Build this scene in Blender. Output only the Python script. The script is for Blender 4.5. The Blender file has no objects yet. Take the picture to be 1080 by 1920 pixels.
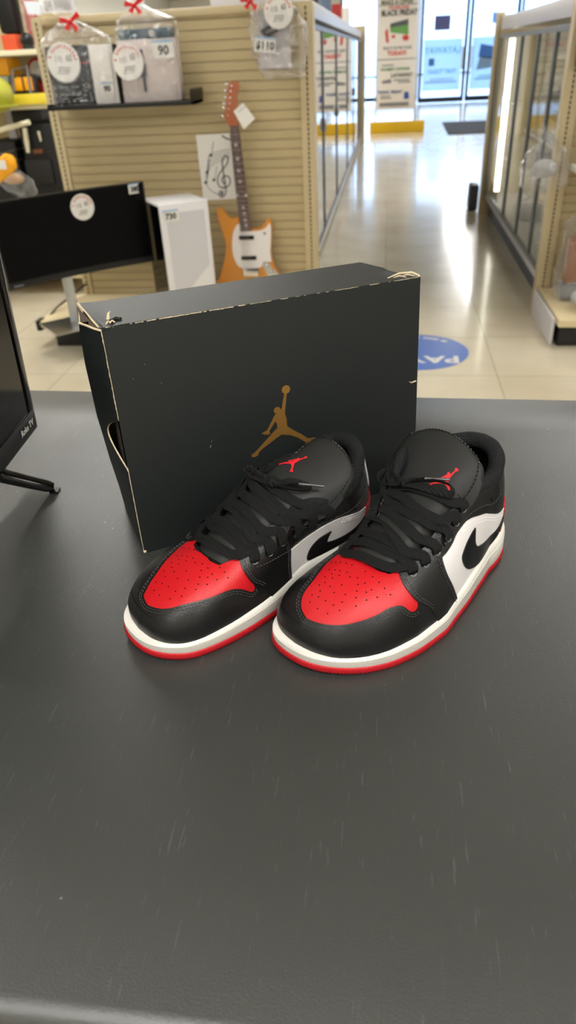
import bpy, bmesh, math, random
from mathutils import Vector, Matrix, Euler
from mathutils.geometry import delaunay_2d_cdt
C = bpy.context.scene.collection
random.seed(7)
PI = math.pi

# ------------------------------------------------------------------ camera
CAM_H = 1.485
AX = Vector((0.99142065, 0.02900887, -0.12745027))      # world X in (right, down, forward) camera terms
AY = Vector((0.12262817, -0.54396599, 0.83009839))
AZ = Vector((-0.0452484, -0.83860568, -0.54285642))
cam_d = bpy.data.cameras.new('camera')
cam = bpy.data.objects.new('camera', cam_d)
C.objects.link(cam)
right = Vector((AX[0], AY[0], AZ[0])); down = Vector((AX[1], AY[1], AZ[1])); fwd = Vector((AX[2], AY[2], AZ[2]))
m = Matrix((right, -down, -fwd)).transposed().to_4x4()
m.translation = (0, 0, CAM_H)
cam.matrix_world = m
cam_d.sensor_fit = 'VERTICAL'
cam_d.sensor_height = 34.9
cam_d.lens = 34.9 * 1320.0 / 1920.0
cam_d.clip_start = 0.02; cam_d.clip_end = 200
cam_d.dof.use_dof = True
cam_d.dof.focus_distance = 0.74
cam_d.dof.aperture_fstop = 24.0 / 3.9
bpy.context.scene.camera = cam

# ------------------------------------------------------------------ object helpers
def link(name, me, parent=None):
    o = bpy.data.objects.new(name, me)
    C.objects.link(o)
    if parent is not None: o.parent = parent
    return o

def thing(name, label, cat, loc=(0, 0, 0), rz=0.0, group=None, rot=None):
    o = bpy.data.objects.new(name, None)
    C.objects.link(o)
    o.empty_display_size = 0.05
    o.location = loc
    o.rotation_euler = rot if rot is not None else (0, 0, rz)
    o['label'] = label; o['category'] = cat
    if group: o['group'] = group
    return o

def tag(o, label=None, cat=None, group=None, kind=None):
    if label: o['label'] = label
    if cat: o['category'] = cat
    if group: o['group'] = group
    if kind: o['kind'] = kind
    return o

class MB:
    """collects shapes and links them as one mesh"""
    def __init__(s): s.v = []; s.f = []; s.m = []; s.cur = 0
    def mat(s, i): s.cur = i; return s
    def add(s, vs, fs, M=None):
        n = len(s.v)
        for p in vs:
            p = Vector(p)
            if M is not None: p = M @ p
            s.v.append(p)
        for f in fs:
            s.f.append([n + i for i in f]); s.m.append(s.cur)
        return s
    def box(s, x0, x1, y0, y1, z0, z1, b=0.0, M=None):
        if b <= 0:
            vs = [(x, y, z) for x in (x0, x1) for y in (y0, y1) for z in (z0, z1)]
            fs = [(0, 1, 3, 2), (4, 6, 7, 5), (0, 4, 5, 1), (2, 3, 7, 6), (0, 2, 6, 4), (1, 5, 7, 3)]
            return s.add(vs, fs, M)
        bm = bmesh.new()
        bmesh.ops.create_cube(bm, size=1)
        for v in bm.verts:
            v.co = Vector(((x0 + x1) / 2 + v.co.x * (x1 - x0), (y0 + y1) / 2 + v.co.y * (y1 - y0), (z0 + z1) / 2 + v.co.z * (z1 - z0)))
        bmesh.ops.bevel(bm, geom=bm.edges[:], offset=b, segments=2, profile=0.6, affect='EDGES')
        s.bm(bm, M); bm.free()
        return s
    def bm(s, bm, M=None):
        bm.verts.index_update()
        return s.add([v.co.copy() for v in bm.verts], [[v.index for v in f.verts] for f in bm.faces], M)
    def cyl(s, p0, p1, r0, r1=None, n=16, cap=True):
        p0 = Vector(p0); p1 = Vector(p1); r1 = r0 if r1 is None else r1
        d = (p1 - p0).normalized(); u = d.orthogonal().normalized(); w = d.cross(u)
        vs = []
        for p, r in ((p0, r0), (p1, r1)):
            for k in range(n):
                a = 2 * PI * k / n
                vs.append(p + u * math.cos(a) * r + w * math.sin(a) * r)
        fs = [(k, (k + 1) % n, n + (k + 1) % n, n + k) for k in range(n)]
        if cap: fs += [tuple(reversed(range(n))), tuple(range(n, 2 * n))]
        return s.add(vs, fs)
    def tube(s, pts, r, n=8, closed=False):
        pts = [Vector(p) for p in pts]
        N = len(pts); rs = r if isinstance(r, (list, tuple)) else [r] * N
        fr = []; prev = None
        for i, p in enumerate(pts):
            a = pts[(i - 1) % N] if (closed or i > 0) else p
            b = pts[(i + 1) % N] if (closed or i < N - 1) else p
            t = (b - a).normalized()
            u = t.orthogonal().normalized() if prev is None else (prev - t * prev.dot(t)).normalized()
            prev = u; fr.append((u, t.cross(u)))
        vs = []
        for p, (u, w), q in zip(pts, fr, rs):
            for k in range(n):
                a = 2 * PI * k / n
                vs.append(p + u * math.cos(a) * q + w * math.sin(a) * q)
        fs = []
        for i in range(N if closed else N - 1):
            j = (i + 1) % N
            for k in range(n):
                fs.append((i * n + k, i * n + (k + 1) % n, j * n + (k + 1) % n, j * n + k))
        if not closed: fs += [tuple(reversed(range(n))), tuple(range((N - 1) * n, N * n))]
        return s.add(vs, fs)
    def sphere(s, c, r, nu=14, nv=8, sc=(1, 1, 1)):
        vs = [Vector((0, 0, -1))]
        for j in range(1, nv):
            t = -PI / 2 + PI * j / nv
            for i in range(nu):
                a = 2 * PI * i / nu
                vs.append(Vector((math.cos(t) * math.cos(a), math.cos(t) * math.sin(a), math.sin(t))))
        vs.append(Vector((0, 0, 1)))
        vs = [Vector(c) + Vector((v.x * sc[0], v.y * sc[1], v.z * sc[2])) * r for v in vs]
        fs = [(0, 1 + (i + 1) % nu, 1 + i) for i in range(nu)]
        for j in range(nv - 2):
            for i in range(nu):
                a = 1 + j * nu
                fs.append((a + i, a + (i + 1) % nu, a + nu + (i + 1) % nu, a + nu + i))
        e = len(vs) - 1; a = 1 + (nv - 2) * nu
        fs += [(a + i, a + (i + 1) % nu, e) for i in range(nu)]
        return s.add(vs, fs)
    def prism(s, outline, t, M=None, holes=()):
        """flat outline (x,y) given thickness t along +z"""
        loops = [list(outline)] + [list(h) for h in holes]
        pts = []; edges = []
        for lp in loops:
            n0 = len(pts); pts += [Vector(p) for p in lp]
            edges += [(n0 + i, n0 + (i + 1) % len(lp)) for i in range(len(lp))]
        vo, eo, fo, _, _, _ = delaunay_2d_cdt(pts, edges, [], 0, 1e-7)
        def inside(p):
            c = False
            for lp in loops:
                for i in range(len(lp)):
                    (xa, ya), (xb, yb) = lp[i][:2], lp[i - 1][:2]
                    if (ya > p.y) != (yb > p.y) and p.x < (xb - xa) * (p.y - ya) / (yb - ya) + xa: c = not c
            return c
        fs = [f for f in fo if inside(sum((vo[i] for i in f), Vector((0, 0))) / len(f))]
        used = {}
        n = len(vo)
        vs = [(p.x, p.y, t) for p in vo] + [(p.x, p.y, 0) for p in vo]
        out = [tuple(f) for f in fs] + [tuple(n + i for i in reversed(f)) for f in fs]
        ed = {}
        for f in fs:
            for i in range(len(f)):
                a, b = f[i], f[(i + 1) % len(f)]
                ed[(a, b)] = 1
        for (a, b) in ed:
            if (b, a) not in ed: out.append((b, a, n + a, n + b))
        return s.add(vs, out, M)
    def build(s, name, mats, parent=None, smooth=True, angle=40):
        me = bpy.data.meshes.new(name)
        me.from_pydata([tuple(v) for v in s.v], [], s.f)
        if not isinstance(mats, (list, tuple)): mats = [mats]
        for mt in mats: me.materials.append(mt)
        if len(mats) > 1: me.polygons.foreach_set('material_index', s.m)
        me.validate()
        if smooth:
            me.polygons.foreach_set('use_smooth', [True] * len(me.polygons))
            try: me.set_sharp_from_angle(angle=math.radians(angle))
            except Exception: pass
        me.update()
        return link(name, me, parent)

def text_mb(txt, size, M, t=0.0005, bold=0.0, sx=1.0, mb=None, align='CENTER'):
    cu = bpy.data.curves.new('t', 'FONT')
    cu.body = txt; cu.size = size; cu.align_x = align; cu.align_y = 'CENTER'
    cu.offset = bold; cu.resolution_u = 2
    ob = bpy.data.objects.new('t', cu); C.objects.link(ob)
    dg = bpy.context.evaluated_depsgraph_get()
    me = bpy.data.meshes.new_from_object(ob.evaluated_get(dg))
    mb = mb or MB()
    vs = [Vector((v.co.x * sx, v.co.y, t)) for v in me.vertices]
    fs = [tuple(p.vertices) for p in me.polygons]
    mb.add(vs, fs, M)
    bpy.data.objects.remove(ob); bpy.data.curves.remove(cu); bpy.data.meshes.remove(me)
    return mb

# ------------------------------------------------------------------ material helpers
def nt(name):
    m = bpy.data.materials.new(name); m.use_nodes = True
    t = m.node_tree; t.nodes.clear()
    o = t.nodes.new('ShaderNodeOutputMaterial'); b = t.nodes.new('ShaderNodeBsdfPrincipled')
    t.links.new(b.outputs[0], o.inputs[0])
    return m, t, b
def srgb(h):
    if isinstance(h, str):
        h = h.lstrip('#'); c = [int(h[i:i + 2], 16) / 255 for i in (0, 2, 4)]
    else: c = [x for x in h]
    return tuple((x / 12.92 if x <= 0.04045 else ((x + 0.055) / 1.055) ** 2.4) for x in c) + (1,)
def mat(name, col, rough=0.5, metal=0.0, spec=0.5, bump=None, var=None, coat=0.0, emit=None, trans=0.0, ior=1.45, alpha=1.0, sheen=0.0):
    """bump = (scale, strength, distance[, kind]); var = (scale, amount)"""
    m, t, b = nt(name)
    col = srgb(col)
    b.inputs['Base Color'].default_value = col
    b.inputs['Roughness'].default_value = rough
    b.inputs['Metallic'].default_value = metal
    b.inputs['Specular IOR Level'].default_value = spec
    b.inputs['IOR'].default_value = ior
    b.inputs['Coat Weight'].default_value = coat
    b.inputs['Transmission Weight'].default_value = trans
    b.inputs['Alpha'].default_value = alpha
    b.inputs['Sheen Weight'].default_value = sheen
    if emit:
        b.inputs['Emission Color'].default_value = srgb(emit[0]); b.inputs['Emission Strength'].default_value = emit[1]
    tc = t.nodes.new('ShaderNodeTexCoord')
    if bump:
        sc, st, di = bump[:3]; kind = bump[3] if len(bump) > 3 else 'noise'
        if kind == 'noise':
            n = t.nodes.new('ShaderNodeTexNoise'); n.inputs['Scale'].default_value = sc; n.inputs['Detail'].default_value = 3; h = n.outputs['Fac']
        elif kind == 'voronoi':
            n = t.nodes.new('ShaderNodeTexVoronoi'); n.inputs['Scale'].default_value = sc; h = n.outputs['Distance']
        elif kind == 'leather':
            n = t.nodes.new('ShaderNodeTexVoronoi'); n.inputs['Scale'].default_value = sc; n.feature = 'DISTANCE_TO_EDGE'; h = n.outputs['Distance']
        elif kind == 'wave':
            n = t.nodes.new('ShaderNodeTexWave'); n.inputs['Scale'].default_value = sc; n.inputs['Distortion'].default_value = 1; h = n.outputs['Fac']
        t.links.new(tc.outputs['Object'], n.inputs['Vector'])
        bp = t.nodes.new('ShaderNodeBump'); bp.inputs['Strength'].default_value = st; bp.inputs['Distance'].default_value = di
        t.links.new(h, bp.inputs['Height']); t.links.new(bp.outputs[0], b.inputs['Normal'])
    if var:
        n = t.nodes.new('ShaderNodeTexNoise'); n.inputs['Scale'].default_value = var[0]; n.inputs['Detail'].default_value = 4
        t.links.new(tc.outputs['Object'], n.inputs['Vector'])
        mx = t.nodes.new('ShaderNodeMix'); mx.data_type = 'RGBA'
        mx.inputs['A'].default_value = tuple(c * (1 - var[1]) for c in col[:3]) + (1,)
        mx.inputs['B'].default_value = tuple(min(1, c * (1 + var[1])) for c in col[:3]) + (1,)
        t.links.new(n.outputs['Fac'], mx.inputs['Factor']); t.links.new(mx.outputs['Result'], b.inputs['Base Color'])
    return m
# ================================================================== SHOE GEOMETRY
# shoe space: x from toe tip to heel, r to the right of that axis (seen from the toe), z up
def catmull(tab, t):
    n = len(tab) - 1
    f = max(0.0, min(1.0, t)) * n; i = min(int(f), n - 1); u = f - i
    p0 = tab[max(i - 1, 0)]; p1 = tab[i]; p2 = tab[i + 1]; p3 = tab[min(i + 2, n)]
    return [0.5 * ((2 * b) + (-a + c) * u + (2 * a - 5 * b + 4 * c - d) * u * u + (-a + 3 * b - 3 * c + d) * u * u * u) for a, b, c, d in zip(p0, p1, p2, p3)]

# knots:  bottom (x, w, z)        rim (x, w, z)             handle 1 offset        handle 2 offset
UP = [
 ((.010, .000, .020), (.088, .000, .083), (-.006, .000, .026), (-.036, .000, -.005)),
 ((.013, .022, .020), (.088, .010, .083), (-.005, .004, .026), (-.035, .006, -.006)),
 ((.023, .040, .021), (.089, .018, .0825), (-.004, .005, .026), (-.032, .011, -.008)),
 ((.045, .0535, .022), (.092, .025, .082), (-.001, .006, .028), (-.022, .014, -.010)),
 ((.078, .0585, .024), (.102, .0275, .086), (.001, .005, .030), (-.008, .016, -.009)),
 ((.112, .0575, .026), (.124, .0275, .096), (.001, .002, .032), (-.002, .016, -.010)),
 ((.148, .0540, .029), (.150, .028, .110), (.000, .000, .034), (.000, .017, -.013)),
 ((.185, .0510, .032), (.180, .032, .124), (.000, .001, .034), (.000, .014, -.018)),
 ((.222, .0500, .034), (.212, .040, .119), (.000, .002, .032), (.000, .008, -.020)),
 ((.258, .0470, .036), (.246, .043, .113), (.001, .002, .030), (.001, .004, -.020)),
 ((.285, .0345, .037), (.274, .034, .121), (.004, .002, .030), (.003, .002, -.020)),
 ((.299, .018, .038), (.289, .018, .127), (.006, .001, .030), (.004, .001, -.022)),
 ((.303, .000, .038), (.293, .000, .129), (.007, .000, .030), (.004, .000, -.024)),
]
# sole outline (x, w) lower edge
SO = [(0, 0), (.0015, .015), (.007, .029), (.018, .042), (.036, .0535), (.062, .0605), (.092, .0625), (.124, .0605), (.160, .0575), (.198, .0555), (.236, .0540), (.268, .0490), (.292, .0375), (.305, .020), (.309, 0)]
# sideways drift of the centre line (x, r): the last is curved, each worn a little differently
DRIFT = {1: [(0, -.019), (.03, -.0103), (.06, -.0014), (.09, .0051), (.13, .0110), (.18, .0066), (.24, -.004), (.31, .000)],
         -1: [(0, .0014), (.03, .0022), (.06, .000), (.09, -.0003), (.13, .0005), (.18, -.002), (.24, .001), (.31, .003)]}
def shift(x, lat):
    t = DRIFT[lat]
    x = max(0, min(.31, x))
    for (xa, ra), (xb, rb) in zip(t, t[1:]):
        if x <= xb:
            u = (x - xa) / (xb - xa); 
            return ra + (rb - ra) * u
    return t[-1][1]
FLARE = {1: (.015, .012), -1: (.013, -.008)}    # how far the inner collar is pushed open by the foot that wore it
LEAN = {1: (.004, .0), -1: (.014, -.004)}      # the upper leans over to one side
def waist(x, sd, lat):
    """the inner side is drawn in at the arch"""
    return 1 - .13 * math.exp(-((x - .20) / .04) ** 2) if sd != lat else 1.0
def upper_pt(q, v, lat):
    """q in -1..1 (side * position toe->heel), wraps past 1; v 0 (feather) .. 1 (rim)"""
    while q > 1: q -= 2
    while q < -1: q += 2
    sd = 1 if q >= 0 else -1
    s = abs(q)
    B = catmull([k[0] for k in UP], s); T = catmull([k[1] for k in UP], s)
    h1 = catmull([k[2] for k in UP], s); h2 = catmull([k[3] for k in UP], s)
    if sd != lat:
        g = math.exp(-((s - .64) / .15) ** 2)
        T = [T[0] - .004 * g, T[1] + FLARE[lat][0] * g, T[2] + FLARE[lat][1] * g]
    g = max(0, min(1, (.95 - s) / .4)); g = g * g * (3 - 2 * g)
    T = [T[0], T[1] + sd * LEAN[lat][0] * g, T[2] + LEAN[lat][1] * g]
    P = [B, [B[i] + h1[i] for i in range(3)], [T[i] + h2[i] for i in range(3)], T]
    a = 1 - v
    c = [a * a * a * P[0][i] + 3 * a * a * v * P[1][i] + 3 * a * v * v * P[2][i] + v * v * v * P[3][i] for i in range(3)]
    med = 1.0
    return Vector((c[0], -(sd * c[1] * (1 - (1 - waist(c[0], sd, lat)) * (1 - v) ** .7) + shift(c[0], lat)), c[2]))

class Surf:
    """finely sampled copy of the upper with smooth normals"""
    NQ = 320; NV = 48
    def __init__(s, lat):
        s.lat = lat
        s.P = [[upper_pt(-1 + 2 * i / s.NQ, j / s.NV, lat) for j in range(s.NV + 1)] for i in range(s.NQ)]
        s.N = []
        for i in range(s.NQ):
            row = []
            for j in range(s.NV + 1):
                dq = s.P[(i + 1) % s.NQ][j] - s.P[i - 1][j]
                dv = s.P[i][min(j + 1, s.NV)] - s.P[i][max(j - 1, 0)]
                n = dv.cross(dq)
                row.append(n.normalized() if n.length > 1e-12 else Vector((0, 0, 1)))
            s.N.append(row)
        if s.N[s.NQ // 4][20].y * s.P[s.NQ // 4][20].y < 0: s.N = [[-n for n in r] for r in s.N]
    def at(s, q, v, off=0.0):
        f = (q + 1) / 2 * s.NQ; i = math.floor(f); a = f - i
        g = max(0.0, min(1.0, v)) * s.NV; j = min(int(g), s.NV - 1); b = g - j
        i0 = i % s.NQ; i1 = (i + 1) % s.NQ
        P = s.P; N = s.N
        p = (P[i0][j] * (1 - a) + P[i1][j] * a) * (1 - b) + (P[i0][j + 1] * (1 - a) + P[i1][j + 1] * a) * b
        n = ((N[i0][j] * (1 - a) + N[i1][j] * a) * (1 - b) + (N[i0][j + 1] * (1 - a) + N[i1][j + 1] * a) * b).normalized()
        return p + n * off, n

def lerp_tab(t, x):
    if x <= t[0][0]: return t[0][1]
    for (xa, ya), (xb, yb) in zip(t, t[1:]):
        if x <= xb: return ya + (yb - ya) * (x - xa) / (xb - xa)
    return t[-1][1]
# ridge of the tongue under the laces (x, z) and the height of the lace bed
RIDGE = {1: [(.060, .074), (.085, .087), (.11, .099), (.135, .113), (.16, .127), (.18, .139), (.20, .153), (.24, .18)],
         -1: [(.060, .072), (.085, .084), (.11, .096), (.135, .109), (.16, .121), (.18, .130), (.20, .138), (.26, .158)]}
def bed(x, r, lat, lift=0.0):
    rc = LEAN[lat][0] + shift(x, lat)
    return lerp_tab(RIDGE[lat], x) - 9.0 * (r - rc) ** 2 + lift
# ------------------------------------------------------------------ shoe materials
M_leather = mat('black_leather', '#0f0f0f', .36, spec=.5, bump=(520, .30, .0008, 'leather'))
M_red = mat('red_leather', '#b2121a', .42, spec=.4, bump=(520, .28, .0008, 'leather'))
M_white = mat('white_leather', '#dcd8d8', .42, spec=.45, bump=(900, .06, .0003, 'leather'))
M_tongue = mat('tongue_nylon', '#1d1e1d', .55, spec=.35, bump=(1500, .12, .0003))
M_mesh = mat('collar_mesh', '#101214', .75, spec=.3, bump=(620, .8, .0012, 'voronoi'))
M_lace = mat('lace_cotton', '#0b0c0d', .8, spec=.3, bump=(185, .9, .0007, 'wave'))
M_thread = mat('black_thread', '#3b3b3c', .6, spec=.4)
M_swoosh = mat('swoosh_black', '#08090b', .30, spec=.5)
M_mid = mat('midsole_rubber', '#d8d5cd', .45, spec=.4)
M_band = mat('midsole_textured_rubber', '#c0bcb4', .55, spec=.35, bump=(1300, .7, .0008, 'voronoi'))
M_out = mat('red_rubber', '#b01822', .45, spec=.45, bump=(900, .3, .0006, 'voronoi'))
M_lining = mat('black_lining', '#0a0b0d', .85, spec=.2, bump=(620, .6, .001, 'voronoi'))
M_hole = mat('hole_dark', '#16060a', .8, spec=.1)
M_aglet = mat('clear_aglet', '#3a3a3c', .15, spec=.8, coat=.6)
M_embro = mat('red_embroidery', '#cc1822', .55, bump=(1400, .6, .0005))
M_eyelet = mat('punched_eyelet', '#6b6d70', .35, spec=.6)

# the leaping figure with a ball: outline in units of its own height
JUMP = [(.1827, .1559), (.1814, .1492), (.1723, .1425), (.1697, .1384), (.1653, .1309), (.1618, .1255), (.1566, .1240), (.1556, .1223), (.1589, .1223), (.1580, .1206), (.1610, .1209), (.1620, .1197), (.1633, .1206), (.1654, .1197), (.1648, .1244), (.1684, .1293), (.1728, .1349), (.1747, .1298), (.1744, .1257), (.1683, .1208), (.1605, .1139), (.1527, .1071), (.1478, .1030), (.1449, .1006), (.1411, .0991), (.1412, .0956), (.1454, .0950), (.1486, .0963), (.1508, .1007), (.1562, .1043), (.1638, .1084), (.1724, .1131), (.1791, .1164), (.1901, .1134), (.1993, .1080), (.2085, .1000), (.2121, .0946), (.2144, .0937), (.2180, .0978), (.2223, .1008), (.2216, .1025), (.2172, .1033), (.2124, .1036), (.2051, .1106), (.1959, .1175), (.1891, .1232), (.1866, .1262), (.1865, .1348), (.1847, .1423), (.1866, .1551), (.1881, .1657), (.1854, .1666)]
JBALL = ((.1876, .1708), .0050); JHEAD = ((.1757, .1479), .0041)
def disc(c, r, n=20): return [(c[0] + r * math.cos(2 * PI * k / n), c[1] + r * math.sin(2 * PI * k / n)) for k in range(n)]
def emblem(mb, t, M, fmap=None):
    for k, o in enumerate((JUMP, disc(*JBALL), disc(*JHEAD))):
        tmp = MB().prism(o, t + k * t * .02)
        vs = tmp.v
        if fmap: mb.add([fmap(v) for v in vs], tmp.f, M)
        else: mb.add(vs, tmp.f, M)
    return mb

def smooth_poly(pts, n=6, closed=True, hard=()):
    out = []; N = len(pts)
    for i in range(N if closed else N - 1):
        p0 = pts[i - 1] if (closed or i > 0) else pts[i]; p1 = pts[i]; p2 = pts[(i + 1) % N]; p3 = pts[(i + 2) % N] if (closed or i < N - 2) else p2
        if i in hard: p0 = p1
        if (i + 1) % N in hard: p3 = p2
        for k in range(n):
            u = k / n
            out.append(tuple(.5 * (2 * b + (-a + c) * u + (2 * a - 5 * b + 4 * c - d) * u * u + (-a + 3 * b - 3 * c + d) * u ** 3) for a, b, c, d in zip(p0, p1, p2, p3)))
    if not closed: out.append(tuple(pts[-1]))
    return out

def panel(S, poly, off, name, m, parent, dq=.012, dv=.035, skirt=None):
    """a piece of leather cut to an outline in (q, v) and laid on the upper"""
    K = 3.5
    pts = [Vector((q * K, v)) for q, v in poly]
    def inside(p):
        c = False
        for i in range(len(pts)):
            a, b = pts[i], pts[i - 1]
            if (a.y > p.y) != (b.y > p.y) and p.x < (b.x - a.x) * (p.y - a.y) / (b.y - a.y) + a.x: c = not c
        return c
    allp = list(pts); edges = [(i, (i + 1) % len(pts)) for i in range(len(pts))]
    x0 = min(p.x for p in pts); x1 = max(p.x for p in pts); y0 = min(p.y for p in pts); y1 = max(p.y for p in pts)
    nx = int((x1 - x0) / (dq * K)) + 1; ny = int((y1 - y0) / dv) + 1
    for i in range(nx):
        for j in range(ny):
            p = Vector((x0 + (i + .5) * dq * K, y0 + (j + .5) * dv))
            if inside(p) and min((p - r).length for r in pts) > .012: allp.append(p)
    vo, eo, fo, _, _, _ = delaunay_2d_cdt(allp, edges, [], 0, 1e-6)
    fs = []
    for f in fo:
        c = sum((vo[i] for i in f), Vector((0, 0))) / len(f)
        if inside(c): fs.append(tuple(f))
    top = [S.at(p.x / K, p.y, off) for p in vo]
    vs = [t[0] for t in top]
    edir = {}
    for f in fs:
        for i in range(len(f)): edir[(f[i], f[(i + 1) % len(f)])] = 1
    b_edges = [(a, b) for (a, b) in edir if (b, a) not in edir]
    low = {}
    out = list(fs)
    for a, b in b_edges:
        for q in (a, b):
            if q not in low:
                low[q] = len(vs); vs.append(S.at(vo[q].x / K, vo[q].y, -.0006)[0])
        out.append((b, a, low[a], low[b]))
    # orient outward
    f = fs[0]; n = (vs[f[1]] - vs[f[0]]).cross(vs[f[2]] - vs[f[0]])
    if n.dot(top[f[0]][1]) < 0: out = [tuple(reversed(f)) for f in out]
    mb = MB().add(vs, out)
    o = mb.build(name, m, parent, angle=50)
    return o

def stitch_line(mb, S, line, off, inset=0.0, pitch=.0034, ln=.0022, r=.0005):
    """short thread stitches along a (q, v) line, shifted sideways by inset metres"""
    P = [S.at(q, v, off) for q, v in smooth_poly(line, 8, False)]
    pts = [p for p, n in P]; nn = [n for p, n in P]
    if inset:
        new = []
        for i in range(len(pts)):
            t = (pts[min(i + 1, len(pts) - 1)] - pts[max(i - 1, 0)]).normalized()
            new.append(pts[i] + nn[i].cross(t).normalized() * inset)
        pts = new
    d = 0; i = 0; seg = []
    acc = [0]
    for a, b in zip(pts, pts[1:]): acc.append(acc[-1] + (b - a).length)
    def atd(x):
        for k in range(len(acc) - 1):
            if acc[k + 1] >= x:
                u = (x - acc[k]) / max(1e-9, acc[k + 1] - acc[k]); return pts[k].lerp(pts[k + 1], u), nn[k]
        return pts[-1], nn[-1]
    x = 0
    while x + ln < acc[-1]:
        a, n = atd(x); b, _ = atd(x + ln); c = (a + b) / 2
        mb.tube([a - n * .0001, c + n * .0003, b - n * .0001], [r * .6, r, r * .6], 5)
        x += pitch
    return mb

def ribbon(mb, pts, w=.0078, th=.0016, up=None, twist=None, n=5):
    """flat woven lace: rounded flat section swept along a smooth path; up = list of surface normals at the points"""
    P = smooth_poly([tuple(p) for p in pts], n, False)
    P = [Vector(p) for p in P]
    U = smooth_poly([tuple(u) for u in up], n, False); U = [Vector(u).normalized() for u in U]
    if twist: T = [t[0] for t in smooth_poly([(t, 0) for t in twist], n, False)]
    else: T = [0] * len(P)
    ns = 10
    vs = []; fs = []
    for i, p in enumerate(P):
        t = (P[min(i + 1, len(P) - 1)] - P[max(i - 1, 0)]).normalized()
        s = t.cross(U[i]).normalized(); u = s.cross(t).normalized()
        ca, sa = math.cos(T[i]), math.sin(T[i])
        s2 = s * ca + u * sa; u2 = u * ca - s * sa
        for k in range(ns):
            a = 2 * PI * k / ns
            cx = math.copysign(abs(math.cos(a)) ** .7, math.cos(a)); cy = math.copysign(abs(math.sin(a)) ** .8, math.sin(a))
            vs.append(p + s2 * cx * w / 2 + u2 * cy * th / 2)
    N = len(P)
    for i in range(N - 1):
        for k in range(ns): fs.append((i * ns + k, i * ns + (k + 1) % ns, (i + 1) * ns + (k + 1) % ns, (i + 1) * ns + k))
    fs += [tuple(reversed(range(ns))), tuple(range((N - 1) * ns, N * ns))]
    return mb.add(vs, fs)

def offset_ring(ring, d):
    n = len(ring); out = []
    for i in range(n):
        t = (ring[(i + 1) % n] - ring[i - 1]).normalized()
        out.append(ring[i] + Vector((t.y, -t.x)) * d)
    return out

TONG = {  # rows: x, centre r, half width
  1: [(.078, .004, .024), (.095, .006, .029), (.115, .006, .033), (.140, .004, .038), (.162, .000, .046), (.180, -.004, .053), (.196, -.006, .0575), (.208, -.006, .056), (.216, -.006, .050), (.2195, -.007, .040)],
  -1: [(.078, .014, .024), (.095, .014, .029), (.115, .014, .033), (.140, .015, .036), (.165, .020, .036), (.190, .028, .036), (.210, .033, .035), (.226, .035, .033), (.238, .036, .029), (.2430, .037, .020)]}
def tongue_pt(t, c, lat, off=0.0):
    x, m, h = catmull(TONG[lat], t)
    r = m + h * c
    if lat == 1: x += -.006 * c * t ** 2 + .002 * (1 - c * c) * t ** 6
    else: x += .004 * (1 - c * c) * t ** 4
    z = bed(x, r, lat, 0.0) - .0025 - .011 * max(0, (.112 - x) / .03) ** 1.5
    hw = abs(c)
    z -= .012 * max(0, hw - .72) / .28 * max(0, 1 - max(0, t - .62) / .2)
    if lat == -1 and r < .010: z -= 22 * (r - .010) ** 2
    if lat == 1: z += 3.0 * max(0, abs(r + .004) - .02) ** 2 * t
    return Vector((x, -r, z))
def tongue_at(t, c, lat, off):
    e = .004
    a = tongue_pt(min(1, t + e), c, lat) - tongue_pt(max(0, t - e), c, lat); b = tongue_pt(t, c + e, lat) - tongue_pt(t, c - e, lat)
    n = b.cross(a).normalized()
    if n.z < 0: n = -n
    return tongue_pt(t, c, lat) + n * off, n

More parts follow.
